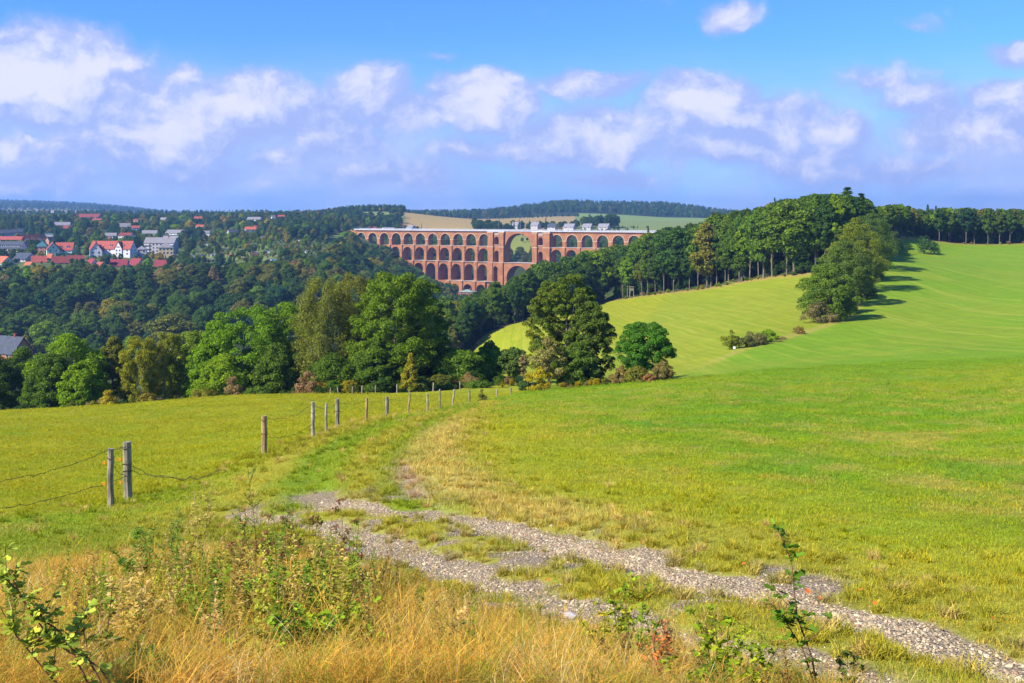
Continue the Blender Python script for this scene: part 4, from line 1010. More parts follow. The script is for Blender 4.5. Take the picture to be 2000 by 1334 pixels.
# garden sheds in the allotments
rr_ = random.Random(5)
shed_spots = [(497,490,502,16,'wood_brown','roof_grey','tall brown shed with grey gable in the middle of the allotments'),(428,492,500,12,'wood_dark','roof_brown','dark shed in the lower left allotments'),
 (416,494,500,12,'plaster_white','roof_grey','white shed next to the dark one, lower left allotments'),(453,496,502,12,'wood_brown','roof_orange','low shed with orange roof in the lower allotments'),
 (521,489,494,12,'plaster_white','roof_pale','pale flat roofed shed right of the tall brown shed'),(636,494,501,13,'plaster_white','roof_crimson','white shed at the right end of the allotments with a dark roof edge'),
 (616,500,507,16,'wood_dark','roof_slate','dark low cabin beside the white end shed'),(465,461,467,16,'wood_dark','roof_slate','dark long shed at the upper allotments'),
 (424,474,481,14,'wood_dark','roof_slate','dark shed at the far left of the middle allotments'),(403,475,482,8,'plaster_white','roof_grey','little pale hut at the left rim of the allotments'),
 (488,474,480,7,'plaster_white','roof_red','tiny white hut with a red roof'),(500,477,482,9,'plaster_grey','roof_slate','grey hut right of the tiny white hut'),
 (527,505,511,11,'plaster_white','roof_pale','white caravan like hut at the lower rim'),(411,505,511,12,'wood_dark','roof_grey','dark hut in the bottom row, first from left'),
 (340,497,504,10,'wood_dark','roof_slate','black garden hut right of the cream house'),(376,498,504,9,'plaster_grey','roof_grey','grey garden hut in the rough grass'),
 (393,497,503,12,'wood_dark','roof_slate','low dark hut on the grass right of the cream house'),(584,468,473,9,'plaster_white','roof_grey','pale hut below the upper woods'),
 (560,482,487,8,'wood_brown','roof_brown','small brown hut in the right allotments'),(600,489,494,7,'plaster_white','roof_pale','tiny pale hut near the blue tarpaulin'),
 (545,474,479,8,'plaster_grey','roof_grey','grey hut in the upper right allotments'),(470,487,492,9,'wood_brown','roof_grey','brown hut left of the tall shed'),(440,484,489,9,'plaster_grey','roof_pale','pale roofed hut amid hedges'),
 (514,461,466,9,'plaster_white','roof_grey','small white hut in the top allotment row'),(480,503,508,10,'wood_dark','roof_brown','dark brown hut at the lower rim'),(580,478,482,7,'plaster_white','roof_red','tiny hut with a red roof on the right side')]
def hidY(yb, px):
    g = G(px, yb); return float(np.clip(g[1], 780, 1150))
for (px, yr, yb, w_, wl, rf, lab) in shed_spots:
    Y = hidY(yb, px); s = Y/F; x, y = PXY(px, Y); z = -(yb-HY)*s; W = w_*s; hh = (yb-yr)*s
    HOUSES.append((px-w_/2, px+w_/2, yb-1, Y))
    o = empty('garden_shed', (x, y, z), radians(rr_.uniform(-25, 25))); tag(o, lab, 'shed', 'allotment sheds')
    mb = MB(); mb.prism([(-W/2, -2), (W/2, -2), (W/2, hh*.62), (0, hh*.9), (-W/2, hh*.62)], -2, 2); mb.build('wall', M[wl], o)
    mb = MB()
    for sg in (-1, 1):
        q4 = [(sg*(W/2+.3), -2.3, hh*.60), (0, -2.3, hh*.95), (0, 2.3, hh*.95), (sg*(W/2+.3), 2.3, hh*.60)]
        if sg < 0: q4 = q4[::-1]
        up = [(v[0], v[1], v[2]+.18) for v in q4]; mb.poly(up[::-1]); mb.poly(q4)
        for i in range(4): mb.poly([q4[i], up[i], up[(i+1) % 4], q4[(i+1) % 4]])
    mb.build('roof', M[rf], o)
    mb = MB(); mb.box(-W*.12, W*.12, -2.05, -1.95, 0, hh*.55); mb.build('door', M['wood_dark' if wl != 'wood_dark' else 'wood_brown'], o)
for (px, yb, w_, lab) in [(597, 497, 6, 'bright blue tarpaulin cover in the right allotments'), (538, 508, 7, 'turquoise pool cover at the lower rim of the allotments')]:
    Y = hidY(yb, px); x, y = PXY(px, Y); z = -(yb-HY)*Y/F; W = w_*Y/F
    HOUSES.append((px-w_/2, px+w_/2, yb, Y))
    mb = MB(); mb.prism([(-W/2, -1), (W/2, -1), (W/2, .6), (W*.2, 1.1), (-W*.25, 1.0), (-W/2, .5)], -1.6, 1.6); o = mb.build('tarpaulin', M['sheet_blue']); o.location = (x, y, z); tag(o, lab, 'tarpaulin')

# ------------------------------------------------------------------ the viaduct
def build_viaduct():
    root = empty('railway_viaduct', (VC[0], VC[1], 0), -TH)
    tag(root, 'huge red brick railway viaduct with three to four tiers of arches crossing the valley', 'viaduct')
    ZD = -17.2                                                     # top of the brickwork
    def gz(t):
        p = VC+VD*t; return H1(p[0], p[1])
    # tier: z of floor, z of crown, top of tier, half depth, opening width
    T1 = dict(fl=ZD-15.3, cr=ZD-2.4, top=ZD, hd=3.7, op=12.0)
    T2 = dict(fl=ZD-31.6, cr=ZD-17.2, top=ZD-15.3, hd=5.2, op=11.3)
    T3 = dict(fl=ZD-51.5, cr=ZD-33.8, top=ZD-31.6, hd=7.2, op=11.1)
    T4 = dict(fl=ZD-73.0, cr=ZD-54.5, top=ZD-51.5, hd=10.4, op=10.4)
    PL, PR = 15.9, 16.5
    cl = [-41.6-PL*i for i in range(11)]; crr = [42.6+PR*i for i in range(10)]
    def arch(tc, wop, wbay, T, ring=.55, op=None, z0=None):
        """spandrel above one opening, with its vault and a pale ring"""
        op = op or wop; r = op/2; sp = T['cr']-r; mb = MB(); n = 14; hd = T['hd']
        z_sp = sp
        arc = [(tc+r*cos(pi-pi*i/n), z_sp+r*sin(pi-pi*i/n)) for i in range(n+1)]
        prof = [(tc-wbay/2, z_sp), *arc, (tc+wbay/2, z_sp), (tc+wbay/2, T['top']), (tc-wbay/2, T['top'])]
        for y, flip in ((-hd, False), (hd, True)):
            # strips between arc and top
            for i in range(n):
                q = [(arc[i][0], y, arc[i][1]), (arc[i+1][0], y, arc[i+1][1]), (arc[i+1][0], y, T['top']), (arc[i][0], y, T['top'])]
                mb.poly(q[::-1] if flip else q)
            for a, b in ((tc-wbay/2, tc-r), (tc+r, tc+wbay/2)):
                if b-a < .01: continue
                q = [(a, y, z_sp), (b, y, z_sp), (b, y, T['top']), (a, y, T['top'])]; mb.poly(q[::-1] if flip else q)
        for i in range(n): mb.poly([(arc[i][0], -hd, arc[i][1]), (arc[i][0], hd, arc[i][1]), (arc[i+1][0], hd, arc[i+1][1]), (arc[i+1][0], -hd, arc[i+1][1])])
        mb.poly([(tc-wbay/2, -hd, T['top']), (tc+wbay/2, -hd, T['top']), (tc+wbay/2, hd, T['top']), (tc-wbay/2, hd, T['top'])])
        for y, o_ in ((-hd, -.18), (hd, .18)):
            ro = r+ring
            for i in range(n):
                a0, a1 = pi-pi*i/n, pi-pi*(i+1)/n
                P_ = [(tc+r*cos(a0), z_sp+r*sin(a0)), (tc+r*cos(a1), z_sp+r*sin(a1)), (tc+ro*cos(a1), z_sp+ro*sin(a1)), (tc+ro*cos(a0), z_sp+ro*sin(a0))]
                mb.poly([(p[0], y+o_, p[1]) for p in P_], 1)
                mb.poly([(P_[0][0], y+o_, P_[0][1]), (P_[0][0], y-.02*o_, P_[0][1]), (P_[1][0], y-.02*o_, P_[1][1]), (P_[1][0], y+o_, P_[1][1])], 1)
                mb.poly([(P_[3][0], y+o_, P_[3][1]), (P_[2][0], y+o_, P_[2][1]), (P_[2][0], y, P_[2][1]), (P_[3][0], y, P_[3][1])], 1)
        mb.build('arch', [M['brick'], M['stone_trim'] if T is T1 else M['brick']], root)
        return z_sp
    def pier(t0, t1, tiers, zb, pil=True, capz=None):
        mb = MB(); w = t1-t0; tc = (t0+t1)/2
        for j, T in enumerate(tiers):
            lo = T['fl'] if j < len(tiers)-1 else max(min(zb-2, T['top']-1), T['fl']-6)
            hd = T['hd']; sp = (T['cr']-T['op']/2)
            batter = .18 if j else 0
            top = T['top']-.003 if j else sp
            mb.box(t0+.004, t1-.004, -hd+.01, hd-.01, lo, top)
            if pil and j >= 1:
                pw = min(w*.62, 4.2); pr = 1.0
                mb.box(tc-pw/2, tc+pw/2, -hd-pr, -hd+.02, lo, T['top']-.9); mb.box(tc-pw/2, tc+pw/2, hd-.02, hd+pr, lo, T['top']-.9)
                mb.box(tc-pw/2-.25, tc+pw/2+.25, -hd-pr-.25, -hd+.05, T['top']-.9, T['top']-.45, 1)
            if j == 0:   # stone impost blocks at the springing of the top tier, and a slim pilaster
                mb.box(t0-.18, t1+.18, -hd-.16, hd+.16, sp-.55, sp-.02, 1)
                mb.box(tc-w*.28, tc+w*.28, -hd-.35, -hd+.02, lo, sp-.56)
        mb.build('pier', [M['brick'], M['stone_trim']], root)
    def base_tiers(t):
        g = gz(t)+2; ts = [T1]
        if g < T1['fl']: ts.append(T2)
        if g < T2['fl']: ts.append(T3)
        if g < T3['fl']: ts.append(T4)
        return ts, g
    # regular bays on both sides
    for sidec, pitch in ((cl, PL), (crr, PR)):
        for k, tc in enumerate(sidec):
            for T in base_tiers(tc)[0]:
                arch(tc, T['op'], T['op']+.02, T)
            # spandrel filler above the pier on the outer side
    def pier_edges(sidec, T): pass
    def piers_between(a, b, sgn):
        tm = (a+b)/2; ts, g = base_tiers(tm)
        half = [abs(b-a)/2-T['op']/2 for T in ts]
        mb = MB(); 
        for j, T in enumerate(ts):
            lo = T['fl'] if j < len(ts)-1 else max(g-5, T['fl']-6)
            w = half[j]; hd = T['hd']
            mb.box(tm-w, tm+w, -hd, hd, lo, T['top'], 0)
            sp = T['cr']-T['op']/2
            if j == 0:
                mb.box(tm-w-.2, tm+w+.2, -hd-.2, hd+.2, sp-.6, sp-.05, 1)
                mb.box(tm-w*.55, tm+w*.55, -hd-.35, -hd+.02, lo, sp-.62); mb.box(tm-w*.55, tm+w*.55, hd-.02, hd+.35, lo, sp-.62)
            else:
                pw = w*.72
                mb.box(tm-pw, tm+pw, -hd-1.1, -hd+.02, lo, T['top']-.05); mb.box(tm-pw, tm+pw, hd-.02, hd+1.1, lo, T['top']-.05)
                mb.box(tm-pw-.2, tm+pw+.2, -hd-1.3, -hd+.04, T['top']-.05, T['top']+.35, 1)
        mb.build('pier', [M['brick'], M['stone_trim']], root)
    for sidec in (cl, crr):
        for a, b in zip(sidec[:-1], sidec[1:]): piers_between(a, b, 1)
    # abutments
    for tend, sg in ((cl[-1]-T1['op']/2, -1), (crr[-1]+T1['op']/2, 1)):
        mb = MB(); a, b = sorted((tend, tend+sg*26)); mb.box(a, b, -4.2, 4.2, ZD-22, ZD); mb.build('abutment', M['brick'], root)
    # towers either side of the great arch: two big pilasters with a narrow arched bay between
    for sg in (-1, 1):
        e0, e1, e2, e3 = 16.0, 22.4, 28.4, (35.7 if sg < 0 else 36.7)
        tier = [T1, T2, T3, T4]
        g = gz(sg*26)+2
        for (a, b) in ((e0, e1), (e2, e3)):
            mb = MB(); a_, b_ = sorted((sg*a, sg*b))
            mb.box(a_, b_, -6.6, 6.6, T2['fl'], ZD)
            mb.box(a_+.5, b_-.5, -7.5, -6.58, T2['fl'], ZD-1.2); mb.box(a_+.5, b_-.5, 6.58, 7.5, T2['fl'], ZD-1.2)
            mb.box(a_+.5, b_-.5, -8.9, 8.9, g-6, T2['fl']-.02)
            mb.box(a_-.1, b_+.1, -7.6, 7.6, ZD-1.2, ZD-.5, 1)
            mb.box(a_-.1, b_+.1, -7.75, 7.75, ZD-15.9, ZD-15.2, 1)
            mb.build('tower_pier', [M['brick'], M['stone_trim']], root)
        tc = sg*(e1+e2)/2; wb = e2-e1
        for (fl, cr, top, hd) in ((ZD-14.0, ZD-5.0, ZD, 5.9), (T2['fl'], ZD-19.5, ZD-14.0, 5.9), (T3['fl'], ZD-35.2, T3['top'], 8.4), (T4['fl'], T4['cr'], T4['top'], 8.6)):
            if fl < g-25: continue
            T = dict(fl=fl, cr=cr, top=top, hd=hd)
            sp = arch(tc, 5.0, wb+.02, T, ring=.5, op=5.0)
            mb = MB()
            lo = max(fl, g-6)
            mb.box(tc-wb/2, tc-2.5, -hd, hd, lo, sp); mb.box(tc+2.5, tc+wb/2, -hd, hd, lo, sp)
            mb.build('side_wall', M['brick'], root)
        mb = MB(); mb.box(tc-wb/2, tc+wb/2, -6.3, 6.3, ZD-14.0, ZD-13.2, 1); mb.box(tc-2.6, tc+2.6, -6.35, -5.92, ZD-3.6, ZD-1.4, 1)
        mb.build('balcony_ledge', [M['brick'], M['granite']], root)
    # the great arch (two tiers high) and the lower one
    arch(0, 31.6, 32.0, dict(fl=T2['fl'], cr=ZD-1.5, top=ZD, hd=5.4), ring=1.0, op=31.4)
    mb = MB(); sp = ZD-1.5-15.7; 
    mb.box(-16.0, -15.71, -5.4, 5.4, T2['fl'], sp); mb.box(15.71, 16.0, -5.4, 5.4, T2['fl'], sp); mb.build('side_wall', M['brick'], root)
    lowt = dict(fl=T4['fl'], cr=T3['top']-2.6, top=T3['top'], hd=7.6)
    arch(0, 25.0, 32.0, lowt, ring=1.0, op=25.0)
    sp = lowt['cr']-12.5; mb = MB(); mb.box(-16, -12.5, -7.6, 7.6, -100, sp); mb.box(12.5, 16, -7.6, 7.6, -100, sp); mb.build('side_wall', M['brick'], root)
    # ledges (string courses)
    def ledge(t0, t1, z, hd):
        mb = MB(); mb.box(t0, t1, -hd-.35, hd+.35, z, z+.45); mb.build('string_course', M['granite'], root)
    ledge(cl[6]-8, -35.8, T2['top']+.004, T2['hd']); ledge(36.8, crr[4]+8, T2['top']+.004, T2['hd'])
    ledge(cl[5]-8, crr[2]+8, T3['top']+.004, T3['hd']+.6)
    ledge(cl[2]-8, -20, T4['top']+.004, T4['hd'])
    # deck, parapet and railing
    a, b = cl[-1]-9, crr[-1]+36
    mb = MB()
    mb.box(a, b, -4.5, 4.5, ZD+.004, ZD+.55, 1); mb.box(a, b, -5.2, 5.2, ZD+.55, ZD+1.2, 0)
    for sg in (-1, 1):
        c0, c1 = sorted((sg*15.6, sg*36.4)); mb.box(c0, c1, -6.9, 6.9, ZD+.008, ZD+.9, 0)
    k = a+1
    while k < b: mb.box(k, k+.5, -4.95, -4.48, ZD-.25, ZD+.5, 1); k += 1.6
    mb.build('deck', [M['white_rail'], M['brick']], root)
    for y in (-5.0, 5.0):
        mb = MB(); k = a
        mb.box(a, b, y-.05, y+.05, ZD+2.35, ZD+2.5); mb.box(a, b, y-.10, y+.10, ZD+1.21, ZD+1.5); mb.box(a, b, y-.03, y+.03, ZD+2.0, ZD+2.08)
        while k < b: mb.box(k-.12, k+.12, y-.09, y+.09, ZD+1.76, ZD+2.55); k += 2.1
        mb.build('railing', M['white_rail'], root)
    mb = MB(); mb.box(a, b, -3.9, 3.9, ZD+1.354, ZD+1.45); mb.build('track_bed', M['asphalt_grey'], root)
build_viaduct()
# overhead masts standing beyond the line
for i, (px, yt, Y) in enumerate([(833, 438, 1330), (843, 438, 1335), (908, 437, 1330), (918, 437, 1335), (1224, 426, 1300), (1233, 430, 1305), (974, 430, 1300), (1016, 431, 1290)]):
    x, y = PXY(px, Y); z = H1(x, y); top = -(yt-HY)/F*Y
    mb = MB(); mb.tube([(0, 0, -1), (0, 0, top-z)], [.22, .12], n=5); mb.box(-1.6, 1.6, -.07, .07, top-z-1.0, top-z-.85)
    o = mb.build('overhead_mast', M['metal_grey']); o.location = (x, y, z); tag(o, 'thin grey mast standing on the field edge behind the bridge deck', 'mast', 'thin masts behind the bridge')

# ------------------------------------------------------------------ woods
rsw = random.Random(77)
HS = np.array(HOUSES, float)
def allow(px, hw, Y, slack=4.0):
    """lowest photo row a crown top must keep below so the house behind stays visible; None when inside a house"""
    m = (HS[:, 0] < px+hw*.6) & (HS[:, 1] > px-hw*.6)
    if not m.any(): return -1e9
    h = HS[m]
    if (np.abs(h[:, 3]-Y) < 9).any(): return None
    b = h[h[:, 3] > Y]
    return float((b[:, 2]-slack).max()) if len(b) else -1e9
def blocked(px, hw, top, Y):
    """would a crown here hide the visible part of a house behind it, or stand in one"""
    m = (HS[:, 0] < px+hw*.75) & (HS[:, 1] > px-hw*.75)
    if not m.any(): return False
    h = HS[m]
    if (np.abs(h[:, 3]-Y) < 9).any(): return True
    b = h[h[:, 3] > Y]
    return bool(len(b) and (top < b[:, 2]-1).any())
R_PROF = np.array([(840,585),(870,580),(900,579),(935,580),(945,556),(960,549),(1000,541),(1030,524),(1060,509),(1090,501),(1130,489),(1165,477),(1195,467),(1235,470),(1262,449),(1290,444),(1340,437),(1380,422),(1400,416),(1440,411),(1500,402),
                   (1520,392),(1560,384),(1600,378),(1640,379),(1690,388),(1705,403),(1730,400),(1765,398),(1800,409),(1850,405),(1900,406),(2000,408),(2200,405)], float)
L_PROF = np.array([(-100,514),(60,516),(100,515),(170,511),(230,520),(300,518),(340,510),(400,509),(480,511),(560,508),(600,502),(625,474),(650,456),(685,449),(697,456),(706,470),(720,476),(745,474),(765,484),(785,499),(800,511),(825,530),(850,545),(880,549),(905,553),(925,563),(940,580)], float)
def poisson(xs, ys, ok, dmin, n, seed):
    rs = np.random.RandomState(seed); cell = dmin; grid = {}; outp = []
    X = xs[0]+(xs[1]-xs[0])*rs.rand(n); Yv = ys[0]+(ys[1]-ys[0])*rs.rand(n)
    okm = ok(X, Yv)
    for x, y, k in zip(X, Yv, okm):
        if not k: continue
        i, j = int(x//cell), int(y//cell); bad = False
        for a in (-1, 0, 1):
            for b in (-1, 0, 1):
                for (p, q) in grid.get((i+a, j+b), ()):
                    if (p-x)**2+(q-y)**2 < dmin*dmin: bad = True; break
                if bad: break
            if bad: break
        if not bad: grid.setdefault((i, j), []).append((x, y)); outp.append((x, y))
    return np.array(outp)
thing_trees = []    # (score, px, x, y, z, h, proto list, idx, colour key, zone)
def pick(weights):
    r = rsw.random()*sum(w_ for _, w_ in weights); 
    for k, w_ in weights:
        r -= w_
        if r <= 0: return k
    return weights[-1][0]
# forest behind the far meadow: rows behind the edge
ed = FEDGE; seg = np.hypot(*(ed[1:]-ed[:-1]).T); L_ = np.r_[0, np.cumsum(seg)]
def ept(s):
    return np.array([np.interp(s, L_, ed[:, 0]), np.interp(s, L_, ed[:, 1])])
mass = []           # stuff trees: x, y, z, h, idx, colour
CLR_R = [('dark', 5), ('mid', 6), ('blue', .8), ('olive', 1.5), ('bright', .8), ('yellow', .15), ('rust', .03)]
for row, (off, sp) in enumerate([(1.5, 5.6), (7, 6.2), (14, 7), (27, 9), (40, 10), (56, 11), (74, 12), (95, 13), (120, 14), (150, 15), (185, 16)]):
    s = rsw.random()*sp
    while s < L_[-1]:
        p = ept(s); q = ept(min(s+2, L_[-1])); d = (q-p)/max(np.hypot(*(q-p)), 1e-6); nrm = np.array([-d[1], d[0]])
        if nrm[1] < 0: nrm = -nrm
        x, y = p+nrm*(off+rsw.uniform(-2, 2))+d*rsw.uniform(-1.5, 1.5)
        s += sp*rsw.uniform(.8, 1.25)
        if y < np.interp(x, FEDGE[:, 0], FEDGE[:, 1])-2: continue
        px = 1000+F*x/y; z = H1(x, y)
        pr = np.interp(px, R_PROF[:, 0], R_PROF[:, 1])+max(0, rsw.gauss(2, 6))
        hmax = -(pr-HY)/F*y-z
        hn = rsw.uniform(15, 21) if px < 1420 else (rsw.uniform(20, 26) if px < 1710 else rsw.uniform(17, 21))
        if px > 1500 and px < 1710: hn = rsw.uniform(23, 30)
        h = min(hn, hmax)
        if row >= 2 and hmax > 0 and hmax < 34: h = min(hmax, max(hn, hmax*rsw.uniform(.85, 1)))
        if h < 6: continue
        top = HY-(z+h)/y*F
        if row > 3 and top > pr+40: continue
        if blocked(px, 5/y*F, top, y): continue
        k = pick(CLR_R)
        if px < 1000 and k in ('yellow', 'rust'): k = 'dark'
        zone = 'R'
        if row < 2: thing_trees.append((h/y*F*(1.4-.3*row), px, x, y, z, h, 'E', rsw.randrange(NE), k, zone))
        else: thing_trees.append((h/y*F*(.75-.04*row)*(1.0 if top < pr+15 else .4), px, x, y, z, h, 'B', rsw.randrange(NB), k, zone))
# conifers standing out of the right forest
SPL = [(1655, 366, 345, 10.0, 'broad dark conifer forming the highest point of the right forest', FOL['mid']), (1513, 388, 350, 2.2, 'thin dark spruce tip poking out above the right forest', FOL['blue']),
       (1266, 442, 640, 3.2, 'lone spruce in front of the right end of the bridge', (.05, .07, .03)), (1682, 378, 342, 7.5, 'shorter conifer with jagged side branches right of the highest one', FOL['dark']),
       (1395, 418, 430, 2.0, 'slim spruce tip on the forest skyline right of the bridge end', FOL['blue']), (1812, 400, 520, 3.6, 'dark spruce in the tree line on the right crest', FOL['blue']),
       (1828, 402, 525, 3.2, 'second spruce of the tree line on the right crest', FOL['dark'])]
for i, (px, yt, Y, r, lab, c) in enumerate(SPL):
    x, y = PXY(px, Y); z = H1(x, y); h = -(yt-HY)/F*Y-z
    cm, tm, hp = SPR[i % 3]; plant('spruce_tree', cm, tm, (x, y, z), h/hp, i*1.3, c, lab, 'tree', sx=r/3.2/(h/hp))
# left wooded slope and the wood in front of the bridge
def okl(X, Yv):
    px = 1000+F*X/Yv
    m = (px > -70) & (px < 945) & (Yv > 440)
    up = np.interp(px, [-70, 150, 330, 560, 640, 690, 760, 830, 900, 945], [745, 752, 760, 765, 800, 1110, 1120, 1080, 1010, 960])
    return m & (Yv < up) & ~((px > 885) & (Yv > 870))
pl = poisson((-560, 30), (440, 1122), okl, 8.3, 16000, 5)
SKY = np.array([(-60,690),(60,690),(80,655),(190,662),(240,662),(340,652),(380,640),(420,602),(560,592),(590,565),(620,545),(720,533),(760,538),(830,560),(860,600),(870,675),(940,670)], float)
CLR_L = [('dark', 5), ('mid', 6), ('blue', 1.5), ('olive', 3.5), ('bright', .7), ('yellow', .5), ('brown', .6), ('rust', .02)]
for x, y in pl:
    px = 1000+F*x/y; z = H1(x, y); pr = np.interp(px, L_PROF[:, 0], L_PROF[:, 1])+abs(rsw.gauss(0, 4))
    h = min(rsw.uniform(12, 20), -(pr-HY)/F*y-z)
    if h < 5: continue
    top = HY-(z+h)/y*F; sk = np.interp(px, SKY[:, 0], SKY[:, 1])
    if top > sk+(45 if 570 < px < 880 else 16): continue
    al = allow(px, 4.5/y*F, y, 9.0 if y < 790 else 3.0)
    if al is None: continue
    if top < al:
        h = -(al-HY)/F*y-z
        if h < 4: continue
    k = pick(CLR_L)
    if y > 680 and k in ('dark', 'mid') and px < 620 and rsw.random() < .5: k = 'olive'
    if top > 590 and k in ('brown', 'olive', 'yellow') and rsw.random() < .7: k = 'dark'
    thing_trees.append((h/y*F, px, x, y, z, h, 'B', rsw.randrange(NB), k, 'L'))
for _ in range(2100):
    s = rsw.random()*L_[-1]; p = ept(s); q = ept(min(s+2, L_[-1])); d = (q-p)/max(np.hypot(*(q-p)), 1e-6); nrm = np.array([-d[1], d[0]])
    if nrm[1] < 0: nrm = -nrm
    x, y = p+nrm*rsw.uniform(5, 26); px = 1000+F*x/y; z = H1(x, y)
    if y < np.interp(x, FEDGE[:, 0], FEDGE[:, 1])+3: continue
    h = min(rsw.uniform(2.5, 6.5), -(np.interp(px, R_PROF[:, 0], R_PROF[:, 1])+3-HY)/F*y-z)
    if h > 1.5: mass.append((x, y, z-.3, h, rsw.randrange(NB), jcol(FOL['dark'], rsw)))
thing_trees.sort(key=lambda a: -a[0])
NEAR_BROAD = sum(1 for o in COL.objects if o.name.startswith('broadleaf_tree'))
QUOTA = 297-NEAR_BROAD
TXT = {('R', 'E'): '%s tree with bare trunk along the edge of the right forest', ('R', 'B'): '%s crown inside the right forest behind its edge trees', ('L', 'B'): '%s tree in the wooded valley slope below the village'}
GRP = {('R', 'E'): '%s edge trees of the right forest', ('R', 'B'): '%s crowns within the right forest', ('L', 'B'): '%s trees of the valley slope'}
for n_, (sc_, px, x, y, z, h, T, i, k, zone) in enumerate(thing_trees):
    col = jcol(FOL[k], rsw, .16)
    if n_ < QUOTA:
        cm, tm, hp = (EDGE if T == 'E' else BRD)[i]; wd = WORDS[k]
        plant('broadleaf_tree', cm, tm, (x, y, z-.1), h/hp, rsw.random()*6.28, col, TXT[(zone, T)] % wd, 'tree', GRP[(zone, T)] % wd, sx=rsw.uniform(.92, 1.2) if T == 'B' else rsw.uniform(.85, 1.05))
    else:
        mass.append((x, y, z-.1, h, (NB+i if T == 'E' else i), col))
def flush(name, lst, coll, hts, label, cat, sx=(.9, 1.2)):
    A = np.array([(a[0], a[1], a[2]) for a in lst]); rs = np.random.RandomState(3); n = len(lst)
    s = np.array([a[3]/hts[a[4]] for a in lst]); w_ = s*(sx[0]+(sx[1]-sx[0])*rs.rand(n))
    return scatter(name, A, np.c_[np.zeros(n), np.zeros(n), rs.rand(n)*6.28], np.c_[w_, w_, s], [a[4] for a in lst], np.array([a[5] for a in lst]), coll, label, cat)
# trees of the village, the allotments and the ridge (beyond the individually built ones)
vil = []
def okv(X, Yv):
    px = 1000+F*X/Yv; return (px > -60) & (px < 800) & (Yv > 735)
pv = np.concatenate([poisson((-1050, -100), (735, 1990), okv, 9.5, 26000, 9), poisson((-360, -150), (800, 1160), lambda X, Yv: okv(X, Yv) & (1000+F*X/Yv > 395) & (1000+F*X/Yv < 655), 4.2, 6000, 19)])
for x, y in pv:
    px = 1000+F*x/y; z = H1(x, y)
    gard = 395 < px < 660 and 800 < y < 1160 and (px < 560 or y < 1000)
    if px > 640 and y < 1125: continue
    if gard: h = rsw.choice([1.5, 2, 2.5, 3, 3.5, 4.5]) if rsw.random() < .88 else rsw.uniform(6, 10)
    else: h = rsw.uniform(8, 15)*(1.0 if rsw.random() < .8 else .6)
    if px > 640 and 1450 < y < 1720 and 655 < px < 760 : 
        if y < 1700: continue
    pr = np.interp(px, [-60, 0, 200, 330, 420, 500, 600, 640, 690, 780, 800], [420, 418, 415, 416, 413, 413, 410, 406, 402, 404, 410])+abs(rsw.gauss(0, 2.5))
    h = min(h, -(pr-HY)/F*y-z)
    if h < 1.5: continue
    top = HY-(z+h)/y*F
    if px > 695 and y > 1000 and y < 1260: continue
    al = allow(px, 4/y*F*(h/12), y, 3.5)
    if al is None: continue
    if top < al:
        h = -(al-HY)/F*y-z
        if h < 2: continue
    if px > 785 and y > 1300: continue
    k = pick([('dark', 4), ('mid', 4), ('blue', 4), ('olive', 2.5), ('bright', 1.4), ('yellow', .5), ('brown', .3)] if not gard else [('mid', 3), ('bright', 3), ('olive', 3), ('yellow', 1), ('dark', 1.5)])
    idx = rsw.randrange(NB) if (rsw.random() < .84 or gard) else NB+NE+rsw.randrange(NS)
    if idx >= NB+NE: k = 'blue'; h *= 1.1
    vil.append((x, y, z, h, idx, jcol(FOL[k], rsw, .2)))
for (px, yt, yb, Y, r) in [(266, 452, 486, 905, 3.4), (311, 448, 466, 1000, 2.6), (62, 422, 452, 1100, 4.5), (109, 440, 474, 985, 5.5), (80, 440, 466, 985, 5.0), (152, 417, 434, 1400, 3), (146, 416, 432, 1420, 3), (225, 430, 452, 1150, 3.5),
                    (515, 424, 440, 1300, 3.5), (370, 417, 436, 1380, 3.6), (310, 414, 425, 1500, 2), (1066, 425, 446, 1350, 3.2), (1096, 435, 446, 1330, 1.8), (1200, 432, 446, 1330, 2), (1208, 432, 446, 1332, 2), (823, 437, 450, 1260, 1.6),
                    (1004, 430, 446, 1345, 2.0), (1034, 430, 446, 1345, 2.4), (975, 428, 446, 1350, 2), (1014, 428, 446, 1340, 2.4), (757, 430, 450, 1340, 2.6)]:
    x, y = PXY(px, Y); z = H1(x, y); h = -(yt-HY)/F*Y-z
    if h < 3: continue
    i = int(px) % 3; cm, tm, hp = SPR[i]
    sec = 'in the village' if px < 600 else 'in the house row behind the bridge'
    plant('spruce_tree', cm, tm, (x, y, z), h/hp, px, jcol(FOL['blue'], rsw), 'dark bluish spruce standing %s' % sec, 'tree', 'spruces '+sec, sx=r/2.9/(h/hp)*1.1)
# behind the viaduct and the woods seen over and through it
def okb(X, Yv):
    px = 1000+F*X/Yv
    m = (px > 690) & (px < 1420) & (Yv > 1110) & (Yv < 1340)
    m &= Yv > np.interp(px, [690, 1300], [1200, 1060])
    m &= ~((px > 955) & (px < 1075) & (Yv > 1165))
    m &= ~((px > 1075) & (Yv > 1200))
    return m
for x, y in poisson((-420, 300), (1080, 1340), okb, 9.5, 4000, 12):
    px = 1000+F*x/y; z = H1(x, y); pr = np.interp(px, [690, 790, 800, 930, 960, 1075, 1100, 1300], [448, 450, 460, 462, 480, 480, 466, 462])+rsw.uniform(0, 5)
    h = min(rsw.uniform(11, 17), -(pr-HY)/F*y-z)
    if h < 3 or blocked(px, 3, pr, y): continue
    vil.append((x, y, z, h, rsw.randrange(NB), jcol(FOL[pick([('dark', 3), ('mid', 3), ('blue', 3), ('olive', 1)])], rsw)))
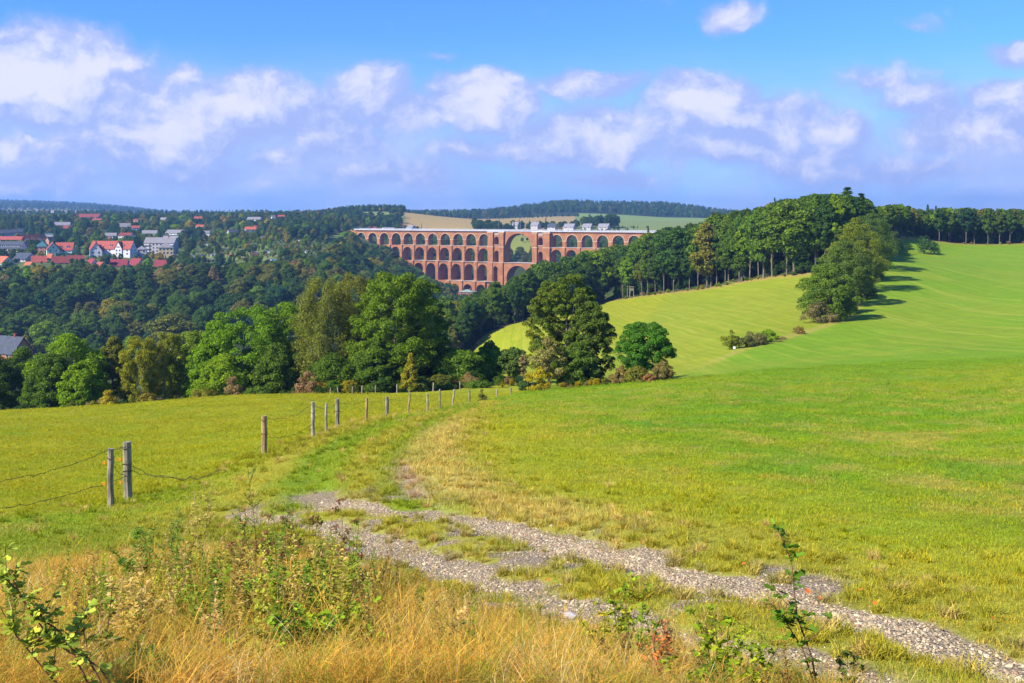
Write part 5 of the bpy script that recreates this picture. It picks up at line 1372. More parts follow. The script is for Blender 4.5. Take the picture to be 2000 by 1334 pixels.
for (p0, p1, Y0, Y1, n, h0, h1) in [(925, 1000, 1330, 1420, 60, 8, 13), (1000, 1130, 1410, 1440, 44, 7, 13), (1135, 1205, 1400, 1440, 30, 13, 20), (1000, 1200, 1318, 1335, 40, 3, 5.5), (690, 820, 1290, 1360, 30, 5, 10), (1200, 1290, 1320, 1400, 8, 3, 5), (960, 1130, 2080, 2140, 26, 6, 10), (1020, 1060, 1240, 1260, 7, 4, 7),
                             (690, 785, 1340, 1480, 40, 10, 15), (640, 700, 1360, 1700, 46, 10, 16)]:
    for _ in range(n):
        px = rsw.uniform(p0, p1); Y = rsw.uniform(Y0, Y1); x, y = PXY(px, Y); z = H1(x, y); h = rsw.uniform(h0, h1); top = HY-(z+h)/y*F
        if blocked(px, 3, top, y): continue
        vil.append((x, y, z, h, rsw.randrange(NB), jcol(FOL[pick([('dark', 3), ('mid', 2), ('blue', 4)])], rsw)))
if mass: flush('valley_woodland', mass, PC_MID, HT_MID, 'deeper mass of the surrounding broadleaf woods, green in many shades', 'woodland')
flush('village_greenery', vil, PC_MID, HT_MID, 'loose mass of trees and hedges filling village, gardens and ridge', 'woodland')
# far wooded hills
far = []
def add_far(ok, xs, ys, d, n, h0, h1, seed, con=.3):
    for x, y in poisson(xs, ys, ok, d, n, seed):
        far.append((x, y, H1(x, y)-.5, rsw.uniform(h0, h1), rsw.randrange(5) if rsw.random() > con else 5+rsw.randrange(3), jcol(FOL[pick([('dark', 4), ('mid', 2), ('blue', 4), ('olive', .8)])], rsw, .25)))
def band(p0, p1, ylo, yhi):
    def f(X, Yv):
        px = 1000+F*X/Yv
        return (px > p0) & (px < p1) & (Yv > np.interp(px, *ylo)) & (Yv < np.interp(px, *yhi))
    return f
add_far(band(-80, 430, ([-80, 430], [3300, 4300]), ([-80, 430], [5750, 5750])), (-3200, -900), (3250, 5750), 26, 16000, 15, 22, 21, .6)
add_far(band(780, 1130, ([780, 1000, 1130], [2220, 2280, 2380]), ([780, 1130], [2900, 2950])), (-700, 420), (2200, 2950), 15, 9000, 13, 19, 22, .45)
add_far(band(1060, 1440, ([1060, 1130, 1350, 1440], [2420, 2400, 2380, 2300]), ([1060, 1440], [3050, 3050])), (60, 720), (2250, 3050), 14, 11000, 13, 20, 23, .4)
add_far(band(-80, 700, ([-80, 700], [1990, 1990]), ([-80, 700], [2200, 2100])), (-1250, -250), (1980, 2200), 14, 2600, 10, 15, 24, .2)
add_far(band(660, 790, ([660, 790], [1730, 1730]), ([660, 790], [1830, 1830])), (-330, -150), (1725, 1830), 9, 900, 11, 14, 25, .1)
flush('far_woods', far, PC_LOW, [14]*5+[16]*3, 'dark distant woods covering the hills on the horizon', 'forest')

# scrub along the forest edge
sc_pts = []
for s in np.arange(85, L_[-1], 2.4):
    p = ept(s); px = 1000+F*p[0]/p[1]
    if rsw.random() < .55: continue
    x, y = p[0]+rsw.uniform(-1, 1), p[1]-rsw.uniform(0, 2.2)
    sc_pts.append((x, y, H1(x, y)-.1, rsw.uniform(.6, 1.9), rsw.randrange(NB), jcol(FOL[pick([('lime', 4), ('bright', 3), ('mid', 3), ('brown', 2), ('yellow', 1)])], rsw)))
flush('forest_edge_scrub', sc_pts, PC_MID, HT_MID, 'low scrub and brambles lining the foot of the forest edge', 'undergrowth', sx=(1.2, 1.8))
# undergrowth at the foot of the left wood edge
ug = []
for _ in range(210):
    px = rsw.uniform(-20, 1010); Y = rsw.uniform(133, 141); x, y = PXY(px, Y)
    ug.append((x, y, H1(x, y)-.1, rsw.uniform(.7, 2.4), rsw.randrange(NB), jcol(FOL[pick([('dark', 5), ('mid', 3), ('olive', 2), ('yellow', 1), ('brown', 2)])], rsw)))
for _ in range(46):
    px = rsw.uniform(1030, 1310); Y = rsw.uniform(109, 118); x, y = PXY(px, Y)
    ug.append((x, y, H1(x, y)-.05, rsw.uniform(.4, 1.0), rsw.randrange(NB), jcol(FOL[pick([('brown', 4), ('olive', 3), ('yellow', 3), ('rust', .4)])], rsw)))
flush('wood_edge_undergrowth', ug, PC_MID, HT_MID, 'shady undergrowth and brambles along the near wood edges', 'undergrowth', sx=(1.1, 1.7))
# ------------------------------------------------------------------ fence
rf_ = random.Random(4)
def post(px, yt, yb, wpx, Y, label, lean=0.0, ins=(), ties=(), cap=False, col='post_wood', group=None, pale=False):
    x, y = PXY(px, Y); z = H1(x, y); s = Y/F
    top = -(yt-HY)*s; h = top-z; r = wpx*s/2*(1.0 if Y < 45 else .8)
    o = empty('fence_post', (x, y, z)); o.rotation_euler = (0, lean, rf_.uniform(0, 6)) if False else (0, radians(lean), 0)
    tag(o, label, 'post', group)
    mb = MB(); n = 9; pts = []; rad = []
    for i in range(7):
        q = i/6; pts.append((rf_.uniform(-1, 1)*r*.12, rf_.uniform(-1, 1)*r*.12, -.35+(h+.35)*q)); rad.append(r*(1.06-.10*q)*rf_.uniform(.95, 1.05))
    mb.tube(pts, rad, n=n); mb.build('shaft', M[col], o)
    for q in ties:
        mb = MB(); zz = h*q
        ring = [(r*1.1*cos(a), r*1.1*sin(a), zz+.02*sin(a*2+q*9)) for a in np.linspace(0, 2*pi, 11)]
        mb.tube(ring, .008, n=4); mb.build('wire_tie', M['wire'], o)
    for q in ins:
        mb = MB(); zz = h*q; mb.tube([(-r*.9, -.01, zz), (-r-.05, -.015, zz)], .006, n=5)
        ring = [(-r-.06+.026*cos(a), -.02, zz+.026*sin(a)) for a in np.linspace(0, 2*pi, 9)]
        mb.tube(ring, .013, n=5); mb.build('insulator', M['insulator_orange'], o)
    return Vector((x, y, z)), h, r
bark('post_pale', (.20,.17,.12), (.42,.37,.29), 9.0); bark('post_tan', (.22,.14,.06), (.42,.30,.15), 9.0)
PP = {}
for (k, px, yt, yb, wp, Y, lean, ins, ties, colr, lab) in [
    ('A', 216, 876, 992, 12.0, 20.5, 0, (.76, .40), (.84,), 'post_wood', 'grey green wooden post with orange insulators, nearest and thinner of the front pair'),
    ('B', 250, 863, 975, 16, 22.8, -1.5, (.70, .30), (.90, .62, .50), 'post_wood', 'thick round wooden post wrapped with wire, right one of the front pair'),
    ('C', 516, 812, 891, 11.5, 32, 0, (), (.9, .55), 'post_tan', 'stout brown wooden post standing alone between the front pair and the group of three'),
    ('D', 611, 785, 855, 7.5, 36.5, 0, (), (.7,), 'post_pale', 'pale silvery post, leftmost of the group of three'),
    ('E', 637, 787, 846, 5, 39, 0, (), (), 'post_pale', 'thin pale stake in the middle of the group of three'),
    ('F', 659, 779, 839, 8, 42, 0, (), (.6,), 'post_wood', 'grey post at the right of the group of three'),
    ('G', 715, 777, 826, 6.5, 49, 2, (), (), 'post_tan', 'orange brown post tilting slightly left, after the group of three'),
    ('H', 755, 775, 818, 9, 56, 1, (), (), 'post_wood', 'broad grey post, widest of the farther fence posts'),
    ('I', 797, 767, 810, 4.5, 64, 5, (), (), 'post_tan', 'thin leaning tan stake just right of the broad grey post'),
    ('J', 835, 768, 803, 4.5, 73, 0, (), (), 'post_pale', 'short pale stake beyond the leaning tan one'),
    ('K', 859, 760, 797, 4, 79, 0, (), (), 'post_wood', 'slim grey stake between the short pale one and the right leaning one'),
    ('L', 884, 760, 790, 4.5, 86, 6, (), (), 'post_pale', 'pale stake leaning to the right near the fence end'),
    ('N', 917, 761, 789, 4.5, 92, 0, (), (), 'post_wood', 'last upright stake of the fence before the spindly bush'),
    ('O', 971, 760, 777, 4, 104, 0, (), (), 'post_pale', 'tiny stake in the straw just right of the spindly bush'),
    ('P', 998, 757, 774, 4, 110, 0, (), (), 'post_wood', 'tiny stake in the straw at the foot of the small open tree')]:
    PP[k] = post(px, yt, yb, wp, Y, lab, lean, ins, ties, col=colr, group='posts of the near fence')
for i, px in enumerate([645, 660, 688, 707, 733, 775, 818, 846, 898]):
    Y = 131-abs(i-4)*.6; x, y = PXY(px, Y); z = H1(x, y)
    post(px, HY-(z+1.15)/Y*F, 0, 3.2, Y, 'tiny weathered stake of the far fence in front of the dark trees', rf_.uniform(-3, 3), (), (), col='post_pale' if i % 2 else 'post_wood', group='stakes of the far fence')
for i, px in enumerate([60, 100, 150, 270, 300, 330]):
    Y = 131; x, y = PXY(px, Y); z = H1(x, y)
    post(px, HY-(z+1.1)/Y*F, 0, 3.0, Y, 'tiny grey stake at the rim of the left meadow', rf_.uniform(-3, 3), (), (), col='post_wood', group='stakes at the rim of the left meadow')
def at(k, q, dx=0): p, h, r = PP[k]; return Vector((p.x+dx, p.y-r*.9, p.z+h*q))
def wire(P0, P1, sag, label, wav=.02, r=.0055, n=26):
    mb = MB(); pts = []
    for i in range(n+1):
        q = i/n; p = P0.lerp(P1, q); p.z -= sag*4*q*(1-q)
        e = 1 if 0 < i < n else 0
        pts.append(p+Vector((0, rf_.uniform(-1, 1)*wav*e, rf_.uniform(-1, 1)*wav*e)))
    mb.tube([tuple(p) for p in pts], r, n=4, cap=False)
    for i in range(1, n, 2):       # barbs
        p = pts[i]; mb.tube([tuple(p+Vector((-.01, 0, -.025))), tuple(p+Vector((.01, 0, .025)))], r*.8, n=3, cap=False)
    o = mb.build('barbed_wire', M['wire']); tag(o, label, 'wire', 'wires of the near fence')
def off_left(yrow, Y): x, y = PXY(-60, Y); return Vector((x, y, -(yrow-HY)/F*Y))
wire(off_left(948, 17.5), at('A', 1.0), .12, 'top barbed wire running from the left edge up to the thinner front post')
wire(at('A', 1.0), at('B', .93), .03, 'short wire joining the tops of the two front posts', n=8)
wire(off_left(1002, 17.5), at('B', .42), .10, 'lower slack wire from the left edge behind the thinner front post')
wire(at('A', .84), at('B', .42), .10, 'wire dropping from the thinner front post to the middle of the thick one', n=10)
wire(at('B', .55), at('C', .30), .55, 'sagging wire from the thick front post towards the stout brown post', wav=.05)
wire(at('B', .62), at('B', .45)+Vector((2.0, .8, -.1)), .25, 'loose curled wire end hanging right of the thick front post', wav=.05, n=14)
wire(at('C', .97), at('D', .98), .25, 'slack top wire between the stout brown post and the pale silvery one', wav=.03)
wire(at('C', .5), at('D', .4), .2, 'middle wire between the stout brown post and the pale silvery one', wav=.03)
wire(at('D', .98), at('E', .85), .08, 'short top wire from the silvery post to the thin stake', n=8); wire(at('E', .85), at('F', .95), .1, 'short top wire from the thin stake to the grey post', n=8)
for a, b in ('FG', 'GH', 'HI', 'IJ', 'JK', 'KL', 'LN'):
    wire(at(a, .9), at(b, .9), .12, 'faint top wire between the farther fence stakes', n=12)

# little white sign on a stake in the basin meadow
x, y = PXY(1434, 162); z = H1(x, y)
o = empty('field_sign', (x, y, z)); tag(o, 'small blank white square sign on a thin stake in front of the meadow bushes', 'sign')
mb = MB(); mb.tube([(0, 0, -.2), (0, 0, 1.0)], .045, n=6); mb.build('stake', M['post_pale'], o)
mb = MB(); mb.box(-.19, .19, -.075, -.045, .68, 1.06); mb.build('panel', M['sign_white'], o)
# hunting stand at the forest edge
x, y = PXY(1232, 428); z = H1(x, y)
o = empty('hunting_stand', (x, y-3, H1(x, y-3))); tag(o, 'small grey wooden hunting stand at the dark foot of the forest', 'stand')
mb = MB()
for a, b in ((-.7, -.7), (.7, -.7), (.7, .7), (-.7, .7)): mb.tube([(a*1.3, b*1.3, -.2), (a, b, 3.0)], .08, n=5)
mb.build('leg', M['post_pale'], o)
mb = MB(); mb.box(-.8, .8, -.8, .8, 3.0, 3.9); mb.build('cabin', M['post_wood'], o); mb = MB(); mb.box(-1, 1, -1, 1, 4.5, 4.62)
for a, b in ((-.75, -.75), (.75, -.75), (.75, .75), (-.75, .75)): mb.box(a-.05, a+.05, b-.05, b+.05, 3.9, 4.5)
mb.build('roof', M['post_wood'], o)

# ------------------------------------------------------------------ grass
def blades(seed, n, rad, h0, h1, wd, arch, seg, spread=.5, head=0.0, curl=0.0):
    rs = np.random.RandomState(seed); V = []; Q = []
    for _ in range(n):
        a = rs.rand()*2*pi; r = rad*np.sqrt(rs.rand()); b = np.array([r*cos(a), r*sin(a), -.01]); L = h0+(h1-h0)*rs.rand()
        d = rs.rand()*2*pi if spread > .9 else a+rs.randn()*spread*3
        dirv = np.array([cos(d), sin(d), 0]); side = np.array([-sin(d+rs.randn()*.8), cos(d+rs.randn()*.8), 0]); side = side/np.linalg.norm(side)
        ar = arch*(.4+1.0*rs.rand()); k = len(V); p = b.copy(); ang = .12+ar*.25; st = L/seg
        for s in range(seg+1):
            q = s/seg; w_ = wd*(1-q**1.6)*.5+wd*.07
            if head and q > .8: w_ = wd*head*(1.2-q)*2
            V.append(p-side*w_); V.append(p+side*w_)
            p = p+(dirv*sin(ang)+np.array([0, 0, cos(ang)]))*st; ang += ar*1.5/seg
            dirv = dirv+side*curl*rs.randn()*.3; dirv[2] = 0; dirv /= np.linalg.norm(dirv)
        for s in range(seg): Q.append((k+2*s, k+2*s+1, k+2*s+3, k+2*s+2))
    return np.array(V), np.array(Q)
turf = []
for i in range(5):
    V, Q = blades(700+i, 130, .26, .03, .095, .007, 1.1, 2, 1.0); turf.append(np_mesh('turf', V, Q, mats=[M['blade']]))
PC_TURF = proto_collection('turf', turf)
tufts = []
for i in range(4):
    V, Q = blades(720+i, 90, .07, .08, .20, .007, 1.0, 3, .6); tufts.append(np_mesh('tuft', V, Q, mats=[M['blade']]))
PC_TUFT = proto_collection('tuft', tufts)
hay = []
for i in range(7):
    V, Q = blades(740+i, 110, .20, .22, .55, .0034, [1.5, 1.9, 1.2, 2.2, 1.6, 1.0, 2.0][i], 6, 1.0, curl=.5)
    if i % 2 == 0:
        V2, Q2 = blades(760+i, 4, .14, .42, .62, .0018, .8, 8, 1.0, head=1.7); Q = np.concatenate([Q, Q2+len(V)]); V = np.concatenate([V, V2])
    hay.append(np_mesh('hay', V, Q, mats=[M['blade']]))
PC_HAY = proto_collection('hay', hay)

rs = np.random.RandomState(42)
# short meadow grass
pts = []; Yc = 4.6
while Yc < 118:
    s = .20*(Yc/10)**.80; s = max(s, .17); half = .56*Yc+1.0; n = int(2*half/s)
    xx = np.linspace(-half, half, n)+(rs.rand(n)-.5)*s; yy = Yc+(rs.rand(n)-.5)*s
    pts.append(np.c_[xx, yy, np.full(n, s)]); Yc += s*1.0
pts = np.concatenate(pts)
c, g, dd, mb_, tv = ground_color(pts[:, 0], pts[:, 1])
keep = (rs.rand(len(pts)) > np.clip(g*1.7-.55, 0, 1)*.985) & (rs.rand(len(pts)) > dd*.9) & (rs.rand(len(pts)) > mb_*.7)
pts = pts[keep]; c = c[keep]; g = g[keep]; tv = tv[keep]; mb_ = mb_[keep]
n = len(pts); z = H(pts[:, 0], pts[:, 1])
def rut_drop(x, y):
    lim = sstep(80, 50, y)
    return (0.09*np.exp(-(poly_d(x, y, RUT_FAR)[0]/.5)**2)+0.08*np.exp(-(poly_d(x, y, RUT_NEAR)[0]/.5)**2)+0.07*np.exp(-(poly_d(x, y, RUT_A)[0]/.45)**2)+0.08*np.exp(-(poly_d(x, y, RUT_B)[0]/.45)**2))*lim
z -= rut_drop(pts[:, 0], pts[:, 1])
nn = fbm(pts[:, 0]*.8, pts[:, 1]*.8, 3)
hz = pts[:, 2]/.30
hs = np.clip(.75+1.1*(nn-.4), .5, 1.6)*(1+.9*tv)*np.where(g > .25, .55, 1)
hs *= np.clip(1.15-.004*pts[:, 1], .6, 1.2)
tint = c*(1.12+.36*(rs.rand(n, 1)-.5))*np.array([1, 1, 1])
tint[:, 0] *= 1+.35*(rs.rand(n)-.45)
scatter('meadow_grass', np.c_[pts[:, :2], z], np.c_[(rs.rand(n)-.5)*.1, (rs.rand(n)-.5)*.1, rs.rand(n)*6.28], np.c_[hz, hz, np.minimum(hs*np.maximum(hz*.62, .7), 1.5)], rs.randint(0, 5, n), tint, PC_TURF,
        'short mown meadow grass, green with yellow patches', 'grass')
# longer tufts: along fence, lane middle, verges and between the ruts
px_ = []
for L, wd, num in ((FENCE, .7, 620), (VERGE, .8, 800), (RUT_A, 1.2, 420), (RUT_B, 1.1, 380), (RUT_FAR, 1.5, 620), (RUT_NEAR, 1.5, 520)):
    seg = np.hypot(*(L[1:]-L[:-1]).T); Lc = np.r_[0, np.cumsum(seg)]; s = rs.rand(num)*Lc[-1]
    px_.append(np.c_[np.interp(s, Lc, L[:, 0])+rs.randn(num)*wd, np.interp(s, Lc, L[:, 1])+rs.randn(num)*wd])
px_ = np.concatenate(px_); px_ = px_[(px_[:, 1] > 4.5) & (px_[:, 1] < 100)]
c, g, dd, mb_, tv = ground_color(px_[:, 0], px_[:, 1]); k = (rs.rand(len(px_)) > g*1.6-.35)
px_ = px_[k]; c = c[k]; tv = tv[k]; n = len(px_); z = H(px_[:, 0], px_[:, 1])-rut_drop(px_[:, 0], px_[:, 1])
s_ = (.55+.75*rs.rand(n))*np.clip(px_[:, 1]/22, .8, 1.5)
tint = c*(1.1+.4*(rs.rand(n, 1)-.5)); m = rs.rand(n) < .14; tint[m] = np.array([.42, .34, .10])*(.8+.4*rs.rand(m.sum(), 1))
scatter('grass_tufts', np.c_[px_, z], np.c_[np.zeros(n), np.zeros(n), rs.rand(n)*6.28], s_, rs.randint(0, 4, n), tint, PC_TUFT, 'longer grass tufts along the fence, lane and verges', 'grass')
# tall dry grass on the bank by the camera
pts = []
for _ in range(11000):
    Y = 3.3+10.2*rs.rand()**1.1; x = (rs.rand()*2-1)*(.56*Y+.6); pts.append((x, Y))
pts = np.array(pts); c, g, dd, mb_, tv = ground_color(pts[:, 0], pts[:, 1])
bk = np.interp(pts[:, 0], BANK[:, 0], BANK[:, 1])-pts[:, 1]
nn = fbm(pts[:, 0]*.7+3, pts[:, 1]*.7, 3)
dens = sstep(-.9, .5, bk+1.1*(nn-.5))
k = rs.rand(len(pts)) < dens*np.clip(.35+1.5*(nn-.25), .25, 1); pts = pts[k]; bk = bk[k]; nn = nn[k]; n = len(pts); z = H(pts[:, 0], pts[:, 1])
drk = rs.rand(n)
tint = np.array([.54, .335, .055])*(.70+.65*rs.rand(n, 1)); tint[drk < .30] = np.array([.22, .26, .025])*(.8+.5*rs.rand((drk < .30).sum(), 1)); tint[drk > .84] = np.array([.36, .19, .05]); tint[drk > .93] = np.array([.60, .50, .24])
rgt = (pts[:, 0] > 1.2) & (rs.rand(n) < .55); tint[rgt] = np.array([.20, .22, .03])*(.8+.5*rs.rand(rgt.sum(), 1))
pxx = 1000+F*pts[:, 0]/pts[:, 1]
al = np.interp(pxx, [-100, 200, 400, 600, 800, 1000, 1200, 1400, 1700, 2000], [1085, 1065, 1045, 1060, 1120, 1178, 1208, 1235, 1285, 1340])
hm = -(al-HY)/F*pts[:, 1]-z
s_ = np.minimum((.60+.5*rs.rand(n)), np.maximum(hm, .05)/.50*(.75+.4*rs.rand(n)))
s_ = np.minimum(s_, (.16+.10*pts[:, 1])*(.65+.75*rs.rand(n)**2))
k = s_ > .12; pts = pts[k]; z = z[k]; tint = tint[k]; s_ = s_[k]; n = len(pts)
scatter('dry_tall_grass', np.c_[pts, z], np.c_[(rs.rand(n)-.5)*.5, (rs.rand(n)-.5)*.5, rs.rand(n)*6.28], s_, rs.randint(0, 7, n), tint, PC_HAY, 'tall straw coloured matted grass on the bank in the foreground', 'grass')

# thin weeds growing through the straw
def herb(seed, h, n, ls, sp=.05, stems=3):
    r0 = np.random.RandomState(seed); V = []; Q = []
    for k in range(stems):
        a = r0.rand()*6.28; lean = r0.rand()*.25; bx, by = sp*r0.randn(2); hh = h*(.65+.35*r0.rand()); pts_ = []
        for i in range(6):
            q = i/5; pts_.append(np.array([bx+cos(a)*lean*hh*q*q+r0.randn()*.006, by+sin(a)*lean*hh*q*q+r0.randn()*.006, hh*q]))
        for ang in (0, 1.57):
            sd = np.array([cos(a+ang), sin(a+ang), 0])*.0022; k0 = len(V)
            for i, p in enumerate(pts_): V += [p-sd*(1.2-i/6), p+sd*(1.2-i/6)]
            Q += [(k0+2*i, k0+2*i+1, k0+2*i+3, k0+2*i+2) for i in range(5)]
        for j in range(n):
            q = .12+.88*r0.rand(); i = min(int(q*5), 4); f = q*5-i; p = pts_[i]*(1-f)+pts_[i+1]*f; b = r0.rand()*6.28; L = ls*(.5+.9*r0.rand())*(1.2-.6*q)
            d = np.array([cos(b), sin(b), .25+.5*r0.rand()]); d /= np.linalg.norm(d); t = np.array([-sin(b), cos(b), .3*r0.randn()])*L*.20; k0 = len(V)
            V += [p, p+d*L*.5+t, p+d*L-np.array([0, 0, L*.15]), p+d*L*.5-t]; Q.append((k0, k0+1, k0+2, k0+3))
    return np.array(V), np.array(Q)
herbs = []
for i, (h, n_, l_) in enumerate([(.62, 70, .05), (.50, 90, .045), (.70, 40, .04), (.38, 80, .055), (.55, 26, .035)]):
    V, Q = herb(800+i, h, n_, l_, .05, [2, 3, 2, 4, 2][i]); herbs.append(np_mesh('herb', V, Q, mats=[M['blade']]))
PC_HERB = proto_collection('herb', herbs)
pts = []
while len(pts) < 460:
    Y = rs.uniform(4.2, 9.8); px = rs.uniform(-20, 1750); m_ = fbm(np.array([px*.012]), np.array([Y*.8]), 3)[0]
    wgt = (1.0 if 180 < px < 780 and Y > 5.5 else .28)*sstep(.38, .58, m_)
    if rs.rand() < wgt: pts.append(PXY(px, Y))
pts = np.array(pts); z = H(pts[:, 0], pts[:, 1]); n = len(pts); pxx = 1000+F*pts[:, 0]/pts[:, 1]
bk = np.interp(pts[:, 0], BANK[:, 0], BANK[:, 1])-pts[:, 1]; k = bk > -.9; pts = pts[k]; z = z[k]; pxx = pxx[k]; n = len(pts)
pal = np.array([(.17, .27, .02), (.30, .31, .035), (.11, .19, .02), (.38, .30, .07), (.25, .17, .05), (.44, .34, .12)])
al = np.interp(pxx, [-100, 200, 400, 600, 800, 1000, 1200, 1400, 1700], [1080, 1040, 1010, 1000, 1090, 1160, 1180, 1200, 1260])
hm = np.maximum((-(al-HY)/F*pts[:, 1]-z)/.6, .25)
scatter('verge_weeds', np.c_[pts, z], np.c_[(rs.rand(n)-.5)*.3, (rs.rand(n)-.5)*.3, rs.rand(n)*6.28], np.minimum(.65+.55*rs.rand(n), hm*(.7+.4*rs.rand(n))), rs.randint(0, 5, n),
        pal[rs.randint(0, 6, n)]*(.8+.5*rs.rand(n, 1)), PC_HERB, 'thin green and brown weeds growing through the straw on the bank', 'weeds')

# ------------------------------------------------------------------ stones
import bmesh
rocks = []
for i in range(5):
    bm = bmesh.new(); bmesh.ops.create_icosphere(bm, subdivisions=1, radius=1.0); r_ = random.Random(i)
    for v in bm.verts: v.co *= r_.uniform(.75, 1.15); v.co.z *= .6
    me = bpy.data.meshes.new('pebble'); bm.to_mesh(me); bm.free(); me.materials.append(M['pebble']); rocks.append(me)
PC_ROCK = proto_collection('pebble', rocks)
pts = []
for L, wd, num in ((RUT_FAR, .32, 22000), (RUT_NEAR, .30, 15000), (RUT_B, .3, 500), (RUT_FAR, .7, 4000), (RUT_NEAR, .7, 3000)):
    seg = np.hypot(*(L[1:]-L[:-1]).T); Lc = np.r_[0, np.cumsum(seg)]; s = rs.rand(num)*Lc[-1]
    pts.append(np.c_[np.interp(s, Lc, L[:, 0])+rs.randn(num)*wd, np.interp(s, Lc, L[:, 1])+rs.randn(num)*wd])
pts = np.concatenate(pts); c, g, dd, mb_, tv = ground_color(pts[:, 0], pts[:, 1]); k = rs.rand(len(pts)) < np.clip(g*1.1, .02, 1); pts = pts[k]; n = len(pts)
z = H(pts[:, 0], pts[:, 1])-rut_drop(pts[:, 0], pts[:, 1])
s_ = .004+.012*rs.rand(n)**2.4+.02*(rs.rand(n) < .008)
scatter('gravel_stones', np.c_[pts, z+s_*.1], rs.rand(n, 3)*np.array([.6, .6, 6.28]), np.c_[s_*1.2, s_, s_], rs.randint(0, 5, n), np.ones((n, 3)), PC_ROCK, 'loose grey and tan gravel stones in the wheel ruts', 'gravel')
for (px, py, s, lab) in [(1433, 1300-12, .035, 'pale stone lying on the gravel near the lower right'), (1080, 1022, .05, 'pale grey stone on the upper rim of the gravel rut'), (748, 911, .10, 'flat brown stone in the grassy lane'),
                         (1170, 1132, .04, 'whitish stone between the two ruts'), (1115, 1196, .05, 'white stone at the rim of the dry grass')]:
    p = G(px, py); me = rocks[int(px) % 5].copy(); me.name = 'stone'; me.materials.clear(); me.materials.append(M['plaster_grey'] if 'brown' not in lab else M['post_tan'])
    o = mobj('stone', me); o.location = (p[0], p[1], H1(p[0], p[1])-.04); o.scale = (s*1.5, s, s); o.rotation_euler = (0, 0, px); tag(o, lab, 'stone')

# ------------------------------------------------------------------ fallen leaves on the track
mb = MB(); mb.poly([(0, -1, 0), (.35, -.45, .1), (.9, -.3, .25), (.45, .1, .05), (.5, .8, .2), (0, .45, 0), (-.5, .8, .25), (-.45, .1, .05), (-.9, -.3, .2), (-.35, -.45, .1)])
lf_me = mb.mesh('fallen_leaf', M['leaf_orange'])
for i, (px, py) in enumerate([(1577, 1161), (1425, 1090), (1680, 1158), (1708, 1187), (1820, 1224), (1028, 1136), (1072, 1143), (1940, 1218), (1628, 1136), (1453, 1105), (1600, 1180), (905, 1180)]):
    p = G(px, py); o = mobj('fallen_leaf', lf_me); o.location = (p[0], p[1], H1(*p)+.035); s = .045 if i == 0 else .028
    o.scale = (s, s, s); o.rotation_euler = (.3, .2, i*1.9); tag(o, 'orange brown fallen leaf on or beside the gravel track', 'leaf', 'fallen leaves by the track')

# ------------------------------------------------------------------ weeds and saplings in the foreground
def leaf_mesh_np(rs, C, Nn, T, size, kind):
    """lobed or lance leaves; C centres, T pointing direction"""
    n = len(C); Nn = unit(Nn-T*(Nn*T).sum(1, keepdims=True)); B = np.cross(Nn, T); s = (size*(.6+.8*rs.rand(n)))[:, None]
    if kind == 'lobed': out_ = [(0, 0), (.35, .42), (.55, .18), (.9, .30), (1.15, 0), (.9, -.30), (.55, -.18), (.35, -.42)]
    else: out_ = [(0, 0), (.3, .16), (.7, .13), (1.15, 0), (.7, -.13), (.3, -.16)]
    V = np.stack([C+T*s*a+B*s*b+Nn*s*(.18*abs(b)-.12*a*a) for a, b in out_], 1).reshape(-1, 3); k = len(out_)
    base_ = np.arange(n)[:, None]*k; fan = np.array([(0, i, i+1) for i in range(1, k-1)])
    return V, (base_[:, :, None]+fan[None]).reshape(-1, 3)
